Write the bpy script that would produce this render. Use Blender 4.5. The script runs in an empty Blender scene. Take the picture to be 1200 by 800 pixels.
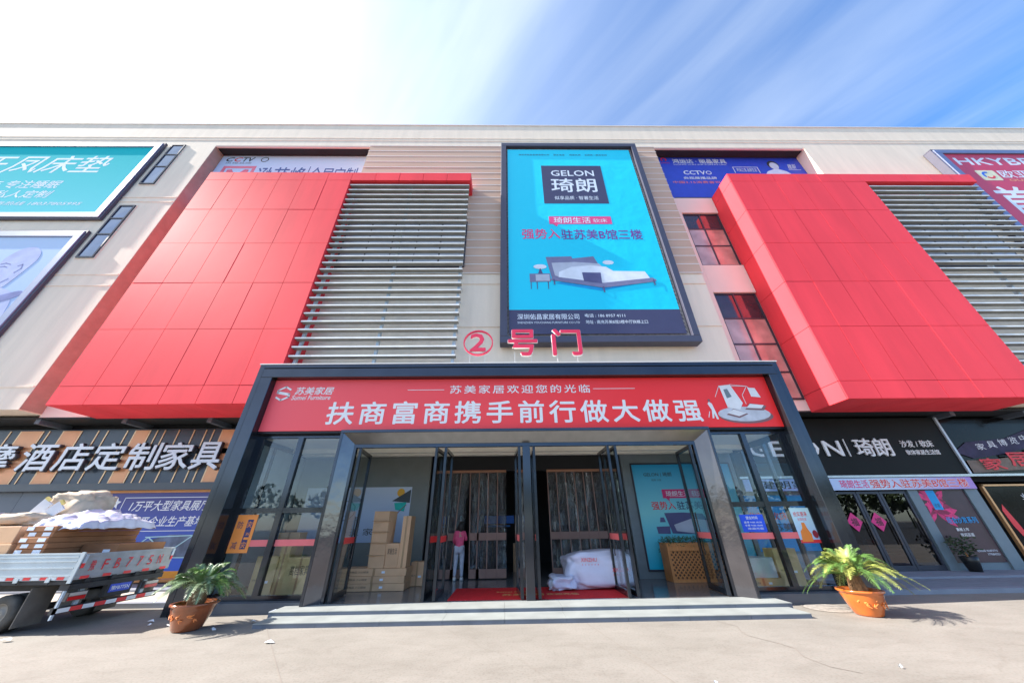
import bpy, bmesh, math, random
from mathutils import Vector, Matrix, noise
random.seed(7)
S = bpy.context.scene
R = math.radians
# ------------------------------------------------------------------ camera
CAMZ = 1.65
cam_d = bpy.data.cameras.new('camera')
cam = bpy.data.objects.new('camera', cam_d)
S.collection.objects.link(cam)
cam_d.sensor_width = 36.0
cam_d.lens = 382.214 / 1200 * 36
cam_d.clip_start = 0.05
cam_d.clip_end = 2000
_p, _r, _y = R(29.373), R(-0.81), R(1.0434)
fw = Vector((math.sin(_y) * math.cos(_p), math.cos(_y) * math.cos(_p), math.sin(_p)))
rt = Vector((math.cos(_y), -math.sin(_y), 0))
up = rt.cross(fw)
r2 = rt * math.cos(_r) + up * math.sin(_r)
u2 = -rt * math.sin(_r) + up * math.cos(_r)
M = Matrix((r2, u2, -fw)).transposed().to_4x4()
M.translation = Vector((0, 0, CAMZ))
cam.matrix_world = M
S.camera = cam
# ------------------------------------------------------------------ light
SUN_EL, SUN_GRAZE = R(37.2), R(4.3)
to_sun = Vector((-math.cos(SUN_GRAZE) * math.cos(SUN_EL), -math.sin(SUN_GRAZE) * math.cos(SUN_EL), math.sin(SUN_EL)))
sun_d = bpy.data.lights.new('sun', 'SUN')
sun_d.energy = 5.0
sun_d.angle = R(0.5)
sun_d.color = (1.0, 0.94, 0.86)
sun = bpy.data.objects.new('sun', sun_d)
S.collection.objects.link(sun)
sun.rotation_euler = to_sun.to_track_quat('Z', 'Y').to_euler()
W = bpy.data.worlds.new('World')
S.world = W
W.use_nodes = True
wn, wl = W.node_tree.nodes, W.node_tree.links
wn.clear()
out = wn.new('ShaderNodeOutputWorld')
bg = wn.new('ShaderNodeBackground')
sky = wn.new('ShaderNodeTexSky')
sky.sky_type = 'NISHITA'
sky.sun_disc = False
sky.sun_elevation = SUN_EL
sky.sun_rotation = math.atan2(to_sun.x, to_sun.y)
sky.air_density = 1.0
sky.dust_density = 0.7
sky.ozone_density = 4.6
bg.inputs['Strength'].default_value = 0.15
CIRRUS_ROT = R(-50)
# thin cirrus: streaks that brighten towards the sun
tc = wn.new('ShaderNodeTexCoord')
mp = wn.new('ShaderNodeMapping')
mp.inputs['Rotation'].default_value = (0.0, 0.0, CIRRUS_ROT)
mp.vector_type = 'TEXTURE'
mp.inputs['Scale'].default_value = (1.9, 0.44, 1.0)
mp.inputs['Location'].default_value = (2.3, 1.1, 0.0)
nz = wn.new('ShaderNodeTexNoise')
nz.inputs['Scale'].default_value = 1.6
nz.inputs['Detail'].default_value = 9
nz.inputs['Roughness'].default_value = 0.5
nz.inputs['Distortion'].default_value = 0.35
rp = wn.new('ShaderNodeValToRGB')
rp.color_ramp.elements[0].position = 0.42
rp.color_ramp.elements[1].position = 0.78
sx_ = wn.new('ShaderNodeSeparateXYZ'); wl.new(tc.outputs['Generated'], sx_.inputs[0])
zc_ = wn.new('ShaderNodeMath'); zc_.operation = 'MAXIMUM'; zc_.inputs[1].default_value = 0.06; wl.new(sx_.outputs[2], zc_.inputs[0])
cx2 = wn.new('ShaderNodeCombineXYZ')
for i_ in (0, 1):
    dv_ = wn.new('ShaderNodeMath'); dv_.operation = 'DIVIDE'; wl.new(sx_.outputs[i_], dv_.inputs[0]); wl.new(zc_.outputs[0], dv_.inputs[1]); wl.new(dv_.outputs[0], cx2.inputs[i_])
wl.new(cx2.outputs[0], mp.inputs['Vector'])   # a flat layer of cirrus high overhead
wl.new(mp.outputs['Vector'], nz.inputs['Vector'])
wl.new(nz.outputs['Fac'], rp.inputs['Fac'])
dot = wn.new('ShaderNodeVectorMath'); dot.operation = 'DOT_PRODUCT'
dot.inputs[1].default_value = to_sun
nrm = wn.new('ShaderNodeVectorMath'); nrm.operation = 'NORMALIZE'
wl.new(tc.outputs['Generated'], nrm.inputs[0])
wl.new(nrm.outputs['Vector'], dot.inputs[0])
mr = wn.new('ShaderNodeMapRange')
mr.inputs['From Min'].default_value = -0.2
mr.inputs['From Max'].default_value = 1.04
mr.inputs['To Min'].default_value = 0.0
mr.inputs['To Max'].default_value = 1.0
wl.new(dot.outputs['Value'], mr.inputs['Value'])
pw = wn.new('ShaderNodeMath'); pw.operation = 'POWER'; pw.inputs[1].default_value = 2.7
wl.new(mr.outputs['Result'], pw.inputs[0])
glow = wn.new('ShaderNodeMath'); glow.operation = 'MULTIPLY_ADD'    # cloud brightness
wl.new(pw.outputs[0], glow.inputs[0]); glow.inputs[1].default_value = 1.0; glow.inputs[2].default_value = 3.5
veil = wn.new('ShaderNodeMath'); veil.operation = 'MULTIPLY_ADD'    # veil of thin cloud, thicker near the sun
wl.new(pw.outputs[0], veil.inputs[0]); veil.inputs[1].default_value = 1.0; veil.inputs[2].default_value = 0.04
cmul = wn.new('ShaderNodeMath'); cmul.operation = 'MULTIPLY_ADD'; cmul.use_clamp = True
wl.new(rp.outputs['Color'], cmul.inputs[0]); cmul.inputs[1].default_value = 0.27
wl.new(veil.outputs[0], cmul.inputs[2])
ccol = wn.new('ShaderNodeCombineColor')
for i_, k_ in enumerate((0.90, 0.97, 1.0)):
    q_ = wn.new('ShaderNodeMath'); q_.operation = 'MULTIPLY'; q_.inputs[1].default_value = k_
    wl.new(glow.outputs[0], q_.inputs[0]); wl.new(q_.outputs[0], ccol.inputs[i_])
mx = wn.new('ShaderNodeMix'); mx.data_type = 'RGBA'
wl.new(cmul.outputs[0], mx.inputs['Factor'])
hs = wn.new('ShaderNodeHueSaturation'); hs.inputs['Saturation'].default_value = 1.2; hs.inputs['Hue'].default_value = 0.503; hs.inputs['Value'].default_value = .88
wl.new(sky.outputs['Color'], hs.inputs['Color']); wl.new(hs.outputs['Color'], mx.inputs['A'])
wl.new(ccol.outputs[0], mx.inputs['B'])
wl.new(mx.outputs['Result'], bg.inputs['Color'])
wl.new(bg.outputs[0], out.inputs[0])
S.view_settings.view_transform = 'Standard'
S.view_settings.look = 'None'
S.view_settings.gamma = 1
S.view_settings.use_curve_mapping = False
S.view_settings.exposure = 1.52
S.cycles.max_bounces = 8
S.cycles.transparent_max_bounces = 24
S.cycles.use_denoising = True

# ------------------------------------------------------------------ helpers
COL = S.collection
def node_mat(name):
    m = bpy.data.materials.new(name); m.use_nodes = True
    return m, m.node_tree.nodes, m.node_tree.links, m.node_tree.nodes['Principled BSDF']
def mat(name, col, rough=0.6, metal=0.0, var=0.08, scale=3.0, bump=0.0, bscale=60.0, coat=0.0, spec=0.5, streak=None, var2=None, trans=0):
    m, n, l, b = node_mat(name)
    b.inputs['Roughness'].default_value = rough
    b.inputs['Metallic'].default_value = metal
    b.inputs['Coat Weight'].default_value = coat
    b.inputs['Coat Roughness'].default_value = 0.08
    b.inputs['Specular IOR Level'].default_value = spec
    c = n.new('ShaderNodeTexCoord')
    g = n.new('ShaderNodeNewGeometry')
    nz = n.new('ShaderNodeTexNoise'); nz.inputs['Scale'].default_value = scale; nz.inputs['Detail'].default_value = 6
    mpn = n.new('ShaderNodeMapping')
    if streak: mpn.inputs['Scale'].default_value = streak
    l.new(g.outputs['Position'], mpn.inputs['Vector']); l.new(mpn.outputs['Vector'], nz.inputs['Vector'])
    r = n.new('ShaderNodeValToRGB')
    a = [max(0, x * (1 - var)) for x in col]; z = [min(1, x * (1 + var)) for x in col]
    if var2: a = var2
    r.color_ramp.elements[0].position = 0.3; r.color_ramp.elements[1].position = 0.7
    r.color_ramp.elements[0].color = (*a, 1); r.color_ramp.elements[1].color = (*z, 1)
    l.new(nz.outputs['Fac'], r.inputs['Fac']); l.new(r.outputs['Color'], b.inputs['Base Color'])
    if bump:
        n2 = n.new('ShaderNodeTexNoise'); n2.inputs['Scale'].default_value = bscale; n2.inputs['Detail'].default_value = 4
        l.new(g.outputs['Position'], n2.inputs['Vector'])
        bp = n.new('ShaderNodeBump'); bp.inputs['Strength'].default_value = bump; bp.inputs['Distance'].default_value = 0.02
        l.new(n2.outputs['Fac'], bp.inputs['Height']); l.new(bp.outputs['Normal'], b.inputs['Normal'])
    return m
def glass_mat(name, tint=(0.75, 0.85, 0.85), refl=1.0, ior=1.5, rough=0.0, both=False):
    m, n, l, b = node_mat(name)
    n.remove(b)
    o = n['Material Output']
    t = n.new('ShaderNodeBsdfTransparent'); t.inputs[0].default_value = (*tint, 1)
    g = n.new('ShaderNodeBsdfGlossy'); g.inputs['Roughness'].default_value = rough; g.inputs[0].default_value = (.95, .97, 1, 1)
    f = n.new('ShaderNodeFresnel'); f.inputs['IOR'].default_value = ior
    mul = n.new('ShaderNodeMath'); mul.operation = 'MULTIPLY'; mul.inputs[1].default_value = refl; mul.use_clamp = True
    mix = n.new('ShaderNodeMixShader')
    gb = n.new('ShaderNodeNewGeometry'); fr_ = n.new('ShaderNodeMath'); fr_.operation = 'SUBTRACT'; fr_.inputs[0].default_value = 1   # reflect at the entry face only
    m2_ = n.new('ShaderNodeMath'); m2_.operation = 'MULTIPLY'
    if not both: l.new(gb.outputs['Backfacing'], fr_.inputs[1])
    else: fr_.inputs[1].default_value = 0
    l.new(f.outputs[0], mul.inputs[0]); l.new(mul.outputs[0], m2_.inputs[0]); l.new(fr_.outputs[0], m2_.inputs[1]); l.new(m2_.outputs[0], mix.inputs[0]); l.new(t.outputs[0], mix.inputs[1]); l.new(g.outputs[0], mix.inputs[2])
    l.new(mix.outputs[0], o.inputs[0])
    return m
def fade_mat(name, c0, c1, ax, a0, a1, rough=0.5, mid=None, wave=.35, spec=.5):
    """a print that runs from colour c0 to c1 along one world axis"""
    m, n, l, b = node_mat(name)
    g = n.new('ShaderNodeNewGeometry'); s = n.new('ShaderNodeSeparateXYZ')
    l.new(g.outputs['Position'], s.inputs[0])
    r = n.new('ShaderNodeMapRange'); r.inputs['From Min'].default_value = a0; r.inputs['From Max'].default_value = a1
    l.new(s.outputs[ax], r.inputs['Value'])
    q = n.new('ShaderNodeValToRGB'); q.color_ramp.elements[0].color = (*c0, 1); q.color_ramp.elements[1].color = (*c1, 1)
    if mid:
        e = q.color_ramp.elements.new(0.5); e.color = (*mid, 1)
    l.new(r.outputs[0], q.inputs[0]); l.new(q.outputs[0], b.inputs['Base Color'])
    b.inputs['Roughness'].default_value = rough
    nz = n.new('ShaderNodeTexNoise'); nz.inputs['Scale'].default_value = 1.1; nz.inputs['Detail'].default_value = 4
    l.new(g.outputs['Position'], nz.inputs['Vector'])
    bp = n.new('ShaderNodeBump'); bp.inputs['Strength'].default_value = wave; bp.inputs['Distance'].default_value = .06; b.inputs['Specular IOR Level'].default_value = spec
    l.new(nz.outputs['Fac'], bp.inputs['Height']); l.new(bp.outputs[0], b.inputs['Normal'])
    return m

def base_of(o):
    v = Vector((0, 0, 0))
    while o is not None:
        v += o.location; o = o.parent
    return v
def link(name, me, m, parent=None, loc=None):
    o = bpy.data.objects.new(name, me); COL.objects.link(o)
    if m is not None:
        if len(me.materials) == 0: me.materials.append(m)
    if parent is not None: o.parent = parent
    if loc is not None: o.location = loc
    return o
class MB:
    def __init__(s): s.v = []; s.f = []; s.mi = []; s.cur = 0
    def add(s, vs, fs):
        b = len(s.v); s.v += [tuple(x) for x in vs]; s.f += [tuple(b + i for i in f) for f in fs]; s.mi += [s.cur] * len(fs); return s
    def box(s, x0, x1, y0, y1, z0, z1):
        return s.add([(x0,y0,z0),(x1,y0,z0),(x1,y1,z0),(x0,y1,z0),(x0,y0,z1),(x1,y0,z1),(x1,y1,z1),(x0,y1,z1)],
              [(0,3,2,1),(4,5,6,7),(0,1,5,4),(1,2,6,5),(2,3,7,6),(3,0,4,7)])
    def hexa(s, p):   # 8 points: bottom ring 4, top ring 4
        return s.add(p, [(0,3,2,1),(4,5,6,7),(0,1,5,4),(1,2,6,5),(2,3,7,6),(3,0,4,7)])
    def quad(s, *p): return s.add(p, [(0,1,2,3)])
    def poly(s, pts, y, t=0.0):   # polygon in the x-z plane facing -y
        n = len(pts)
        if t <= 0: return s.add([(x, y, z) for x, z in pts], [tuple(range(n))])
        vs = [(x, y, z) for x, z in pts] + [(x, y + t, z) for x, z in pts]
        fs = [tuple(range(n)), tuple(range(2*n-1, n-1, -1))] + [(i, i+n, (i+1) % n + n, (i+1) % n) for i in range(n)]
        return s.add(vs, fs)
    def tube(s, p0, p1, r0, r1=None, k=8, cap=True):
        r1 = r0 if r1 is None else r1
        p0, p1 = Vector(p0), Vector(p1); d = (p1 - p0).normalized()
        a = d.orthogonal().normalized(); b = d.cross(a)
        vs = [p0 + (a*math.cos(2*math.pi*i/k) + b*math.sin(2*math.pi*i/k))*r0 for i in range(k)] + \
             [p1 + (a*math.cos(2*math.pi*i/k) + b*math.sin(2*math.pi*i/k))*r1 for i in range(k)]
        fs = [(i, (i+1) % k, (i+1) % k + k, i + k) for i in range(k)]
        if cap: fs += [tuple(range(k-1, -1, -1)), tuple(range(k, 2*k))]
        return s.add(vs, fs)
    def lathe(s, c, prof, k=20):
        vs = []; fs = []
        for (r, z) in prof:
            for i in range(k):
                a = 2*math.pi*i/k; vs.append((c[0] + r*math.cos(a), c[1] + r*math.sin(a), c[2] + z))
        for j in range(len(prof)-1):
            for i in range(k):
                fs.append((j*k+i, j*k+(i+1) % k, (j+1)*k+(i+1) % k, (j+1)*k+i))
        return s.add(vs, fs)
    def build(s, name, m, parent=None, smooth=False, bevel=0.0, org=None):
        o0 = base_of(parent) if org is None else Vector(org)
        me = bpy.data.meshes.new(name)
        me.from_pydata([tuple(Vector(v) - o0) for v in s.v], [], s.f)
        ms = m if isinstance(m, (list, tuple)) else [m]
        for q in ms: me.materials.append(q)
        if len(ms) > 1: me.polygons.foreach_set('material_index', s.mi)
        bm = bmesh.new(); bm.from_mesh(me); bmesh.ops.recalc_face_normals(bm, faces=bm.faces); bm.to_mesh(me); bm.free()
        if smooth: me.polygons.foreach_set('use_smooth', [True]*len(me.polygons))
        o = link(name, me, None, parent)
        if org is not None: o.location = o0 - base_of(parent)
        if bevel:
            md = o.modifiers.new('bevel', 'BEVEL'); md.width = bevel; md.segments = 1; md.limit_method = 'ANGLE'
        return o
def box(name, m, parent, *b, bevel=0.0): return MB().box(*b).build(name, m, parent, bevel=bevel)
def empty(name, loc, label, cat, group=None):
    o = bpy.data.objects.new(name, None); COL.objects.link(o); o.location = loc; o.empty_display_size = 0.3
    tag(o, label, cat, group); return o
def tag(o, label=None, cat=None, group=None, kind=None):
    if label: o['label'] = label
    if cat: o['category'] = cat
    if group: o['group'] = group
    if kind: o['kind'] = kind
    return o
def struct(o): o['kind'] = 'structure'; return o
def children(o): return [c for c in bpy.data.objects if c.parent == o]
KIDS = None
def copy_tree(o, parent=None):
    c = o.copy(); COL.objects.link(c); c.parent = parent
    for ch in list(o.children): copy_tree(ch, c)
    return c
def text(name, body, fit, y, m, parent, t=0.0, bold=0.0, shear=0.0, space=1.0, keep=False, facing='-y', res=2):
    """lettering fitted into fit=(x0,z0,x1,z1) on the plane y, facing the street"""
    cu = bpy.data.curves.new(name, 'FONT'); cu.body = body; cu.size = 1; cu.resolution_u = res
    cu.shear = shear; cu.space_character = space; cu.fill_mode = 'BOTH' if t else 'FRONT'
    if t: cu.extrude = 0.5
    ob = bpy.data.objects.new('tmp', cu); COL.objects.link(ob)
    dg = bpy.context.evaluated_depsgraph_get()
    me = bpy.data.meshes.new_from_object(ob.evaluated_get(dg))
    bpy.data.objects.remove(ob); bpy.data.curves.remove(cu)
    vs = [v.co.copy() for v in me.vertices]
    if not vs: return None
    ax, bx = min(v.x for v in vs), max(v.x for v in vs); ay, by = min(v.y for v in vs), max(v.y for v in vs)
    x0, z0, x1, z1 = fit
    sx, sz = (x1-x0)/(bx-ax), (z1-z0)/(by-ay)
    if keep: sx = sz = min(sx, sz)
    cx, cz = (x0+x1)/2, (z0+z1)/2
    o0 = base_of(parent)
    for v in me.vertices:
        X = cx + (v.co.x-(ax+bx)/2)*sx; Z = cz + (v.co.y-(ay+by)/2)*sz
        Y = y - (t*(0.5+v.co.z) if t else 0)
        v.co = Vector((X, Y, Z)) - o0
    me.name = name
    me.materials.clear()
    if bold:
        d = bold*.42*min(abs(sz), abs(sx)); bm = bmesh.new(); bm.from_mesh(me); src = me.copy()
        for k, (ax_, az_) in enumerate(((d, 0), (-d, 0), (0, d), (0, -d), (d*.7, d*.7), (-d*.7, -d*.7), (d*.7, -d*.7), (-d*.7, d*.7))):
            n0 = len(bm.verts); bm.from_mesh(src); bm.verts.ensure_lookup_table()
            for v in bm.verts[n0:]: v.co += Vector((ax_, -.00012*(k+1), az_))
        bm.to_mesh(me); bm.free(); bpy.data.meshes.remove(src)
    return link(name, me, m, parent)
def sheet(name, m, parent, x0, x1, z0, z1, y, t=0.004): return box(name, m, parent, x0, x1, y-t, y, z0, z1)
def flat(name, m, parent, pts, y, t=0.004): return MB().poly(pts, y-t, t).build(name, m, parent)
def disc_pts(cx, cz, rx, rz=None, k=24, a0=0, a1=360):
    rz = rx if rz is None else rz
    return [(cx+rx*math.cos(R(a0+(a1-a0)*i/k)), cz+rz*math.sin(R(a0+(a1-a0)*i/k))) for i in range(k if a1-a0 >= 360 else k+1)]

def bar2(mb, pts, w_, y, t=.003):
    for (x0, z0), (x1, z1) in zip(pts, pts[1:]):
        d = Vector((x1-x0, 0, z1-z0)).normalized(); n = Vector((-d.z, 0, d.x))*w_/2; e = d*w_*.3
        mb.poly([(x0-n.x-e.x, z0-n.z-e.z), (x1-n.x+e.x, z1-n.z+e.z), (x1+n.x+e.x, z1+n.z+e.z), (x0+n.x-e.x, z0+n.z-e.z)], y-t, t)

# ------------------------------------------------------------------ materials
cream = mat('cream_render', (0.84, 0.71, 0.575), 0.85, var=0.05, scale=2.2, bump=0.25, bscale=14, streak=(1.4, 1.4, .2))
cream2 = mat('cream_panel', (0.78, 0.64, 0.56), 0.8, var=0.03, scale=0.8)
brownboard = mat('taupe_board', (0.58, 0.39, 0.29), 0.7, var=0.08, scale=0.6, streak=(.5, 1, 6))
whitetrim = mat('white_trim', (0.78, 0.75, 0.72), 0.55, var=0.03)
redpanel = mat('red_aluminium_panel', (0.93, 0.062, 0.080), 0.56, var=0.09, scale=0.9, bump=0.10, bscale=0.8, spec=.20, streak=(1.2, 1.2, .22))
redback = mat('red_joint', (0.22, 0.012, 0.02), 0.6)
louvshade = mat('shade_grey_louvre_body', (0.26, 0.265, 0.245), 0.45, var=.15, scale=2.0)  # grey body puts the shade under each blade into the colour
louvm = mat('white_louvre_metal', (0.80, 0.80, 0.77), 0.4, 0.0, var=0.14, scale=2.0, streak=(.6, 1, 1))
postm = mat('pale_blue_steel', (0.52, 0.60, 0.68), 0.45, 0.2, var=0.05)
darkframe = mat('slate_frame', (0.070, 0.070, 0.105), 0.4, 0.2, var=0.06)
silverframe = mat('silver_frame', (0.27, 0.30, 0.42), 0.35, 0.35, var=0.05)
darkmetal = mat('dark_window_metal', (0.045, 0.05, 0.07), 0.35, 0.3, var=0.1)
portalm = mat('portal_blue_grey_steel', (0.060, 0.066, 0.080), 0.13, 0.8, var=0.12, scale=1.2, bump=0.02, bscale=3)
portaldark = mat('portal_dark_joint', (0.015, 0.016, 0.022), 0.4, 0.2)
stainless = mat('mirror_steel', (0.12, 0.115, 0.125), 0.10, 0.85, var=0.08, bump=0.35, bscale=2.5)
glass = glass_mat('clear_glass', (0.93, 0.96, 0.96), 1.9)
doorglass = glass_mat('door_glass', (0.84, 0.89, 0.88), 1.9)
skyglass = mat('blue_window_glass', (0.12, 0.17, 0.28), 0.04, 0.6, var=0.1, spec=1)
darkglass = mat('smoked_window_glass', (0.06, 0.045, 0.06), 0.05, 0.35, var=0.3, scale=.8, spec=1)
reflectglass = mat('beige_reflection_glass', (0.42, 0.36, 0.37), 0.12, 0.0, var=0.25, scale=1.2)  # pinkish beige reflection painted into the pane colour
rosyglass = mat('rosy_reflection_glass', (0.50, 0.26, 0.23), 0.12, 0.0, var=0.3, scale=1.2)  # rosy reflection painted into the pane colour
paleglass = mat('pale_sky_reflection_glass', (0.42, 0.44, 0.50), 0.15, 0.0, var=0.15, scale=.8)  # pale tone stands in for sky reflected in the ribbon panes
blackglass = mat('black_shop_glass', (0.008, 0.008, 0.009), 0.12, 0.0, var=0.3, spec=.12)
shopglass = glass_mat('shop_glass', (0.62, 0.58, 0.60), 1.6)
concrete = None
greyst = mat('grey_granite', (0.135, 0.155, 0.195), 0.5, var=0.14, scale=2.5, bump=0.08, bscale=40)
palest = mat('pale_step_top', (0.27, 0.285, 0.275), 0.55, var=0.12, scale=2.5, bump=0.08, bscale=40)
slate = mat('slate_plinth', (0.085, 0.10, 0.125), 0.45, var=0.15, scale=2)
floorm = mat('polished_grey_floor', (0.13, 0.14, 0.15), 0.16, var=0.2, scale=1.1)
intwall = mat('grey_green_wall', (0.19, 0.205, 0.195), 0.6, var=0.06)
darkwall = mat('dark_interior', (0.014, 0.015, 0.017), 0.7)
ceil = mat('white_ceiling', (0.90, 0.86, 0.77), 0.8, var=0.03)
grille = mat('ceiling_grille', (0.50, 0.44, 0.30), 0.6)
card = mat('brown_cardboard', (0.64, 0.39, 0.225), 0.8, var=0.1, scale=2.2, bump=0.05, bscale=25)
card2 = mat('tan_cardboard', (0.60, 0.42, 0.20), 0.8, var=0.1, scale=3)
cardd = mat('reddish_cardboard', (0.33, 0.145, 0.065), 0.8, var=0.18, scale=2.5)
tape = mat('packing_tape', (0.38, 0.22, 0.11), 0.3)
ink = mat('dark_print', (0.03, 0.022, 0.02), 0.6)
white = mat('white_print', (0.80, 0.80, 0.80), 0.5, var=0.01)
bluewhite = mat('bluish_white_print', (0.74, 0.80, 0.90), 0.5, var=0.01)
redprint = mat('red_print', (0.72, 0.03, 0.04), 0.5, var=0.03)
redtape = mat('red_warning_tape', (0.85, 0.05, 0.05), 0.5, var=0.03)
pinktape = mat('faded_red_tape', (0.80, 0.16, 0.17), 0.5, var=0.03)
redcarpet = mat('red_carpet', (0.62, 0.006, 0.012), 0.9, var=0.1, scale=9, bump=0.3, bscale=200)
gold = mat('gold_print', (0.75, 0.5, 0.16), 0.6)
plastic = mat('white_plastic_wrap', (0.66, 0.67, 0.84), 0.32, var=0.05, bump=0.25, bscale=9, coat=.2)
cloth = mat('beige_cloth', (0.50, 0.40, 0.30), 0.85, var=0.15, scale=5, bump=.3, bscale=30)
soffit = mat('dark_soffit', (0.024, 0.027, 0.030), 0.6, spec=.3, var=0.15, scale=.5)
blackboard = mat('black_sign_board', (0.005, 0.006, 0.0055), 0.6, spec=.25, var=0.2, scale=1.0, streak=(1, 1, .3))
greyboard = mat('grey_sign_board', (0.055, 0.07, 0.092), 0.35, 0.2, var=0.1, scale=.8)
orangeboard = mat('copper_sign_board', (0.72, 0.33, 0.16), 0.35, 0.25, var=0.1, scale=1.2)
goldstrip = mat('gold_strip', (0.72, 0.46, 0.26), 0.3, 0.5)
silver = mat('brushed_silver', (0.60, 0.62, 0.67), 0.42, 0.45, var=0.05)
sideletter = mat('letter_side', (0.07, 0.07, 0.085), 0.5, 0.2)
greytile = mat('grey_wall_panel', (0.105, 0.125, 0.155), 0.5, var=0.08, scale=1)
bluegrey = mat('blue_grey_panel', (0.155, 0.205, 0.235), 0.5, var=0.06)

# ------------------------------------------------------------------ ground
def ground_mat():
    m, n, l, b = node_mat('forecourt_concrete')  # the concrete's own colour, mottled by noise
    g = n.new('ShaderNodeNewGeometry')
    n1 = n.new('ShaderNodeTexNoise'); n1.inputs['Scale'].default_value = 0.55; n1.inputs['Detail'].default_value = 9; n1.inputs['Roughness'].default_value = .62
    n2 = n.new('ShaderNodeTexNoise'); n2.inputs['Scale'].default_value = 30; n2.inputs['Detail'].default_value = 5
    mp1 = n.new('ShaderNodeMapping'); mp1.inputs['Scale'].default_value = (1.0, 1.35, 1)
    l.new(g.outputs['Position'], mp1.inputs[0]); l.new(mp1.outputs[0], n1.inputs['Vector']); l.new(g.outputs['Position'], n2.inputs['Vector'])
    r = n.new('ShaderNodeValToRGB')
    r.color_ramp.elements[0].position = .28; r.color_ramp.elements[0].color = (.200, .181, .156, 1)
    r.color_ramp.elements[1].position = .7; r.color_ramp.elements[1].color = (.266, .243, .215, 1)
    l.new(n1.outputs['Fac'], r.inputs[0])
    # hairline cracks
    vo = n.new('ShaderNodeTexVoronoi'); vo.feature = 'DISTANCE_TO_EDGE'; vo.inputs['Scale'].default_value = 0.13
    nw = n.new('ShaderNodeTexNoise'); nw.inputs['Scale'].default_value = 0.9; nw.inputs['Detail'].default_value = 6
    l.new(g.outputs['Position'], nw.inputs['Vector'])
    ad = n.new('ShaderNodeVectorMath'); ad.operation = 'MULTIPLY_ADD'; ad.inputs[1].default_value = (.7, .7, 0)
    l.new(nw.outputs['Color'], ad.inputs[0]); l.new(g.outputs['Position'], ad.inputs[2]); l.new(ad.outputs[0], vo.inputs['Vector'])
    cr = n.new('ShaderNodeValToRGB'); cr.color_ramp.elements[0].position = 0.0; cr.color_ramp.elements[1].position = 0.0022
    cr.color_ramp.elements[0].color = (.93, .92, .91, 1); cr.color_ramp.elements[1].color = (1, 1, 1, 1)
    l.new(vo.outputs['Distance'], cr.inputs[0])
    sp = n.new('ShaderNodeValToRGB'); sp.color_ramp.elements[0].position = .33; sp.color_ramp.elements[0].color = (.84, .83, .81, 1)
    sp.color_ramp.elements[1].position = .5; sp.color_ramp.elements[1].color = (1, 1, 1, 1)
    l.new(n2.outputs['Fac'], sp.inputs[0])
    m1 = n.new('ShaderNodeMix'); m1.data_type = 'RGBA'; m1.blend_type = 'MULTIPLY'; m1.inputs['Factor'].default_value = 1
    m2 = n.new('ShaderNodeMix'); m2.data_type = 'RGBA'; m2.blend_type = 'MULTIPLY'; m2.inputs['Factor'].default_value = 1
    l.new(r.outputs[0], m1.inputs['A']); l.new(cr.outputs[0], m1.inputs['B'])
    l.new(m1.outputs['Result'], m2.inputs['A']); l.new(sp.outputs[0], m2.inputs['B']); l.new(m2.outputs['Result'], b.inputs['Base Color'])
    # stains, drips and swept dust
    n3 = n.new('ShaderNodeTexNoise'); n3.inputs['Scale'].default_value = 1.9; n3.inputs['Detail'].default_value = 10; n3.inputs['Roughness'].default_value = .7; n3.inputs['Distortion'].default_value = .8
    mp3 = n.new('ShaderNodeMapping'); mp3.inputs['Scale'].default_value = (.8, 1.5, 1); mp3.inputs['Rotation'].default_value = (0, 0, .12)
    l.new(g.outputs['Position'], mp3.inputs[0]); l.new(mp3.outputs[0], n3.inputs['Vector'])
    s3 = n.new('ShaderNodeValToRGB'); s3.color_ramp.elements[0].position = .36; s3.color_ramp.elements[0].color = (.74, .72, .70, 1); s3.color_ramp.elements[1].position = .52; s3.color_ramp.elements[1].color = (1, 1, 1, 1)
    l.new(n3.outputs['Fac'], s3.inputs[0])
    m3 = n.new('ShaderNodeMix'); m3.data_type = 'RGBA'; m3.blend_type = 'MULTIPLY'; m3.inputs['Factor'].default_value = .4
    l.new(m2.outputs['Result'], m3.inputs['A']); l.new(s3.outputs[0], m3.inputs['B']); l.new(m3.outputs['Result'], b.inputs['Base Color'])
    bp = n.new('ShaderNodeBump'); bp.inputs['Strength'].default_value = .25; bp.inputs['Distance'].default_value = .01
    l.new(n2.outputs['Fac'], bp.inputs['Height']); l.new(bp.outputs[0], b.inputs['Normal'])
    b.inputs['Roughness'].default_value = .8
    return m
concrete = ground_mat()
struct(MB().quad((-600, -600, 0), (600, -600, 0), (600, 600, 0), (-600, 600, 0)).build('ground', concrete))
jm = mat('joint_dirt', (0.22, 0.19, 0.165), 0.9)  # dark fill of ground joints, cracks and manhole rim
mbj = MB()
def strip(mb, pts, w=0.018, z=0.004):
    for (x0, y0), (x1, y1) in zip(pts, pts[1:]):
        d = Vector((x1-x0, y1-y0, 0)).normalized(); n = Vector((-d.y, d.x, 0))*w/2
        mb.quad((x0-n.x, y0-n.y, z), (x1-n.x, y1-n.y, z), (x1+n.x, y1+n.y, z), (x0+n.x, y0+n.y, z))
strip(mbj, [(-2.1, 4.6), (-5.0, 8.7)], .012); strip(mbj, [(1.5, 8.05), (2.2, 4.0), (3.0, 0)], .012); strip(mbj, [(9, 6.7), (14, 6.9), (25, 7.2)], .01)
crk = [(4.0+.12*math.sin(i*1.7)+.035*i, 8.0-.32*i+.05*math.cos(i*2.3)) for i in range(9)]
strip(mbj, crk, .015)
struct(mbj.build('ground_joints', jm))
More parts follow.
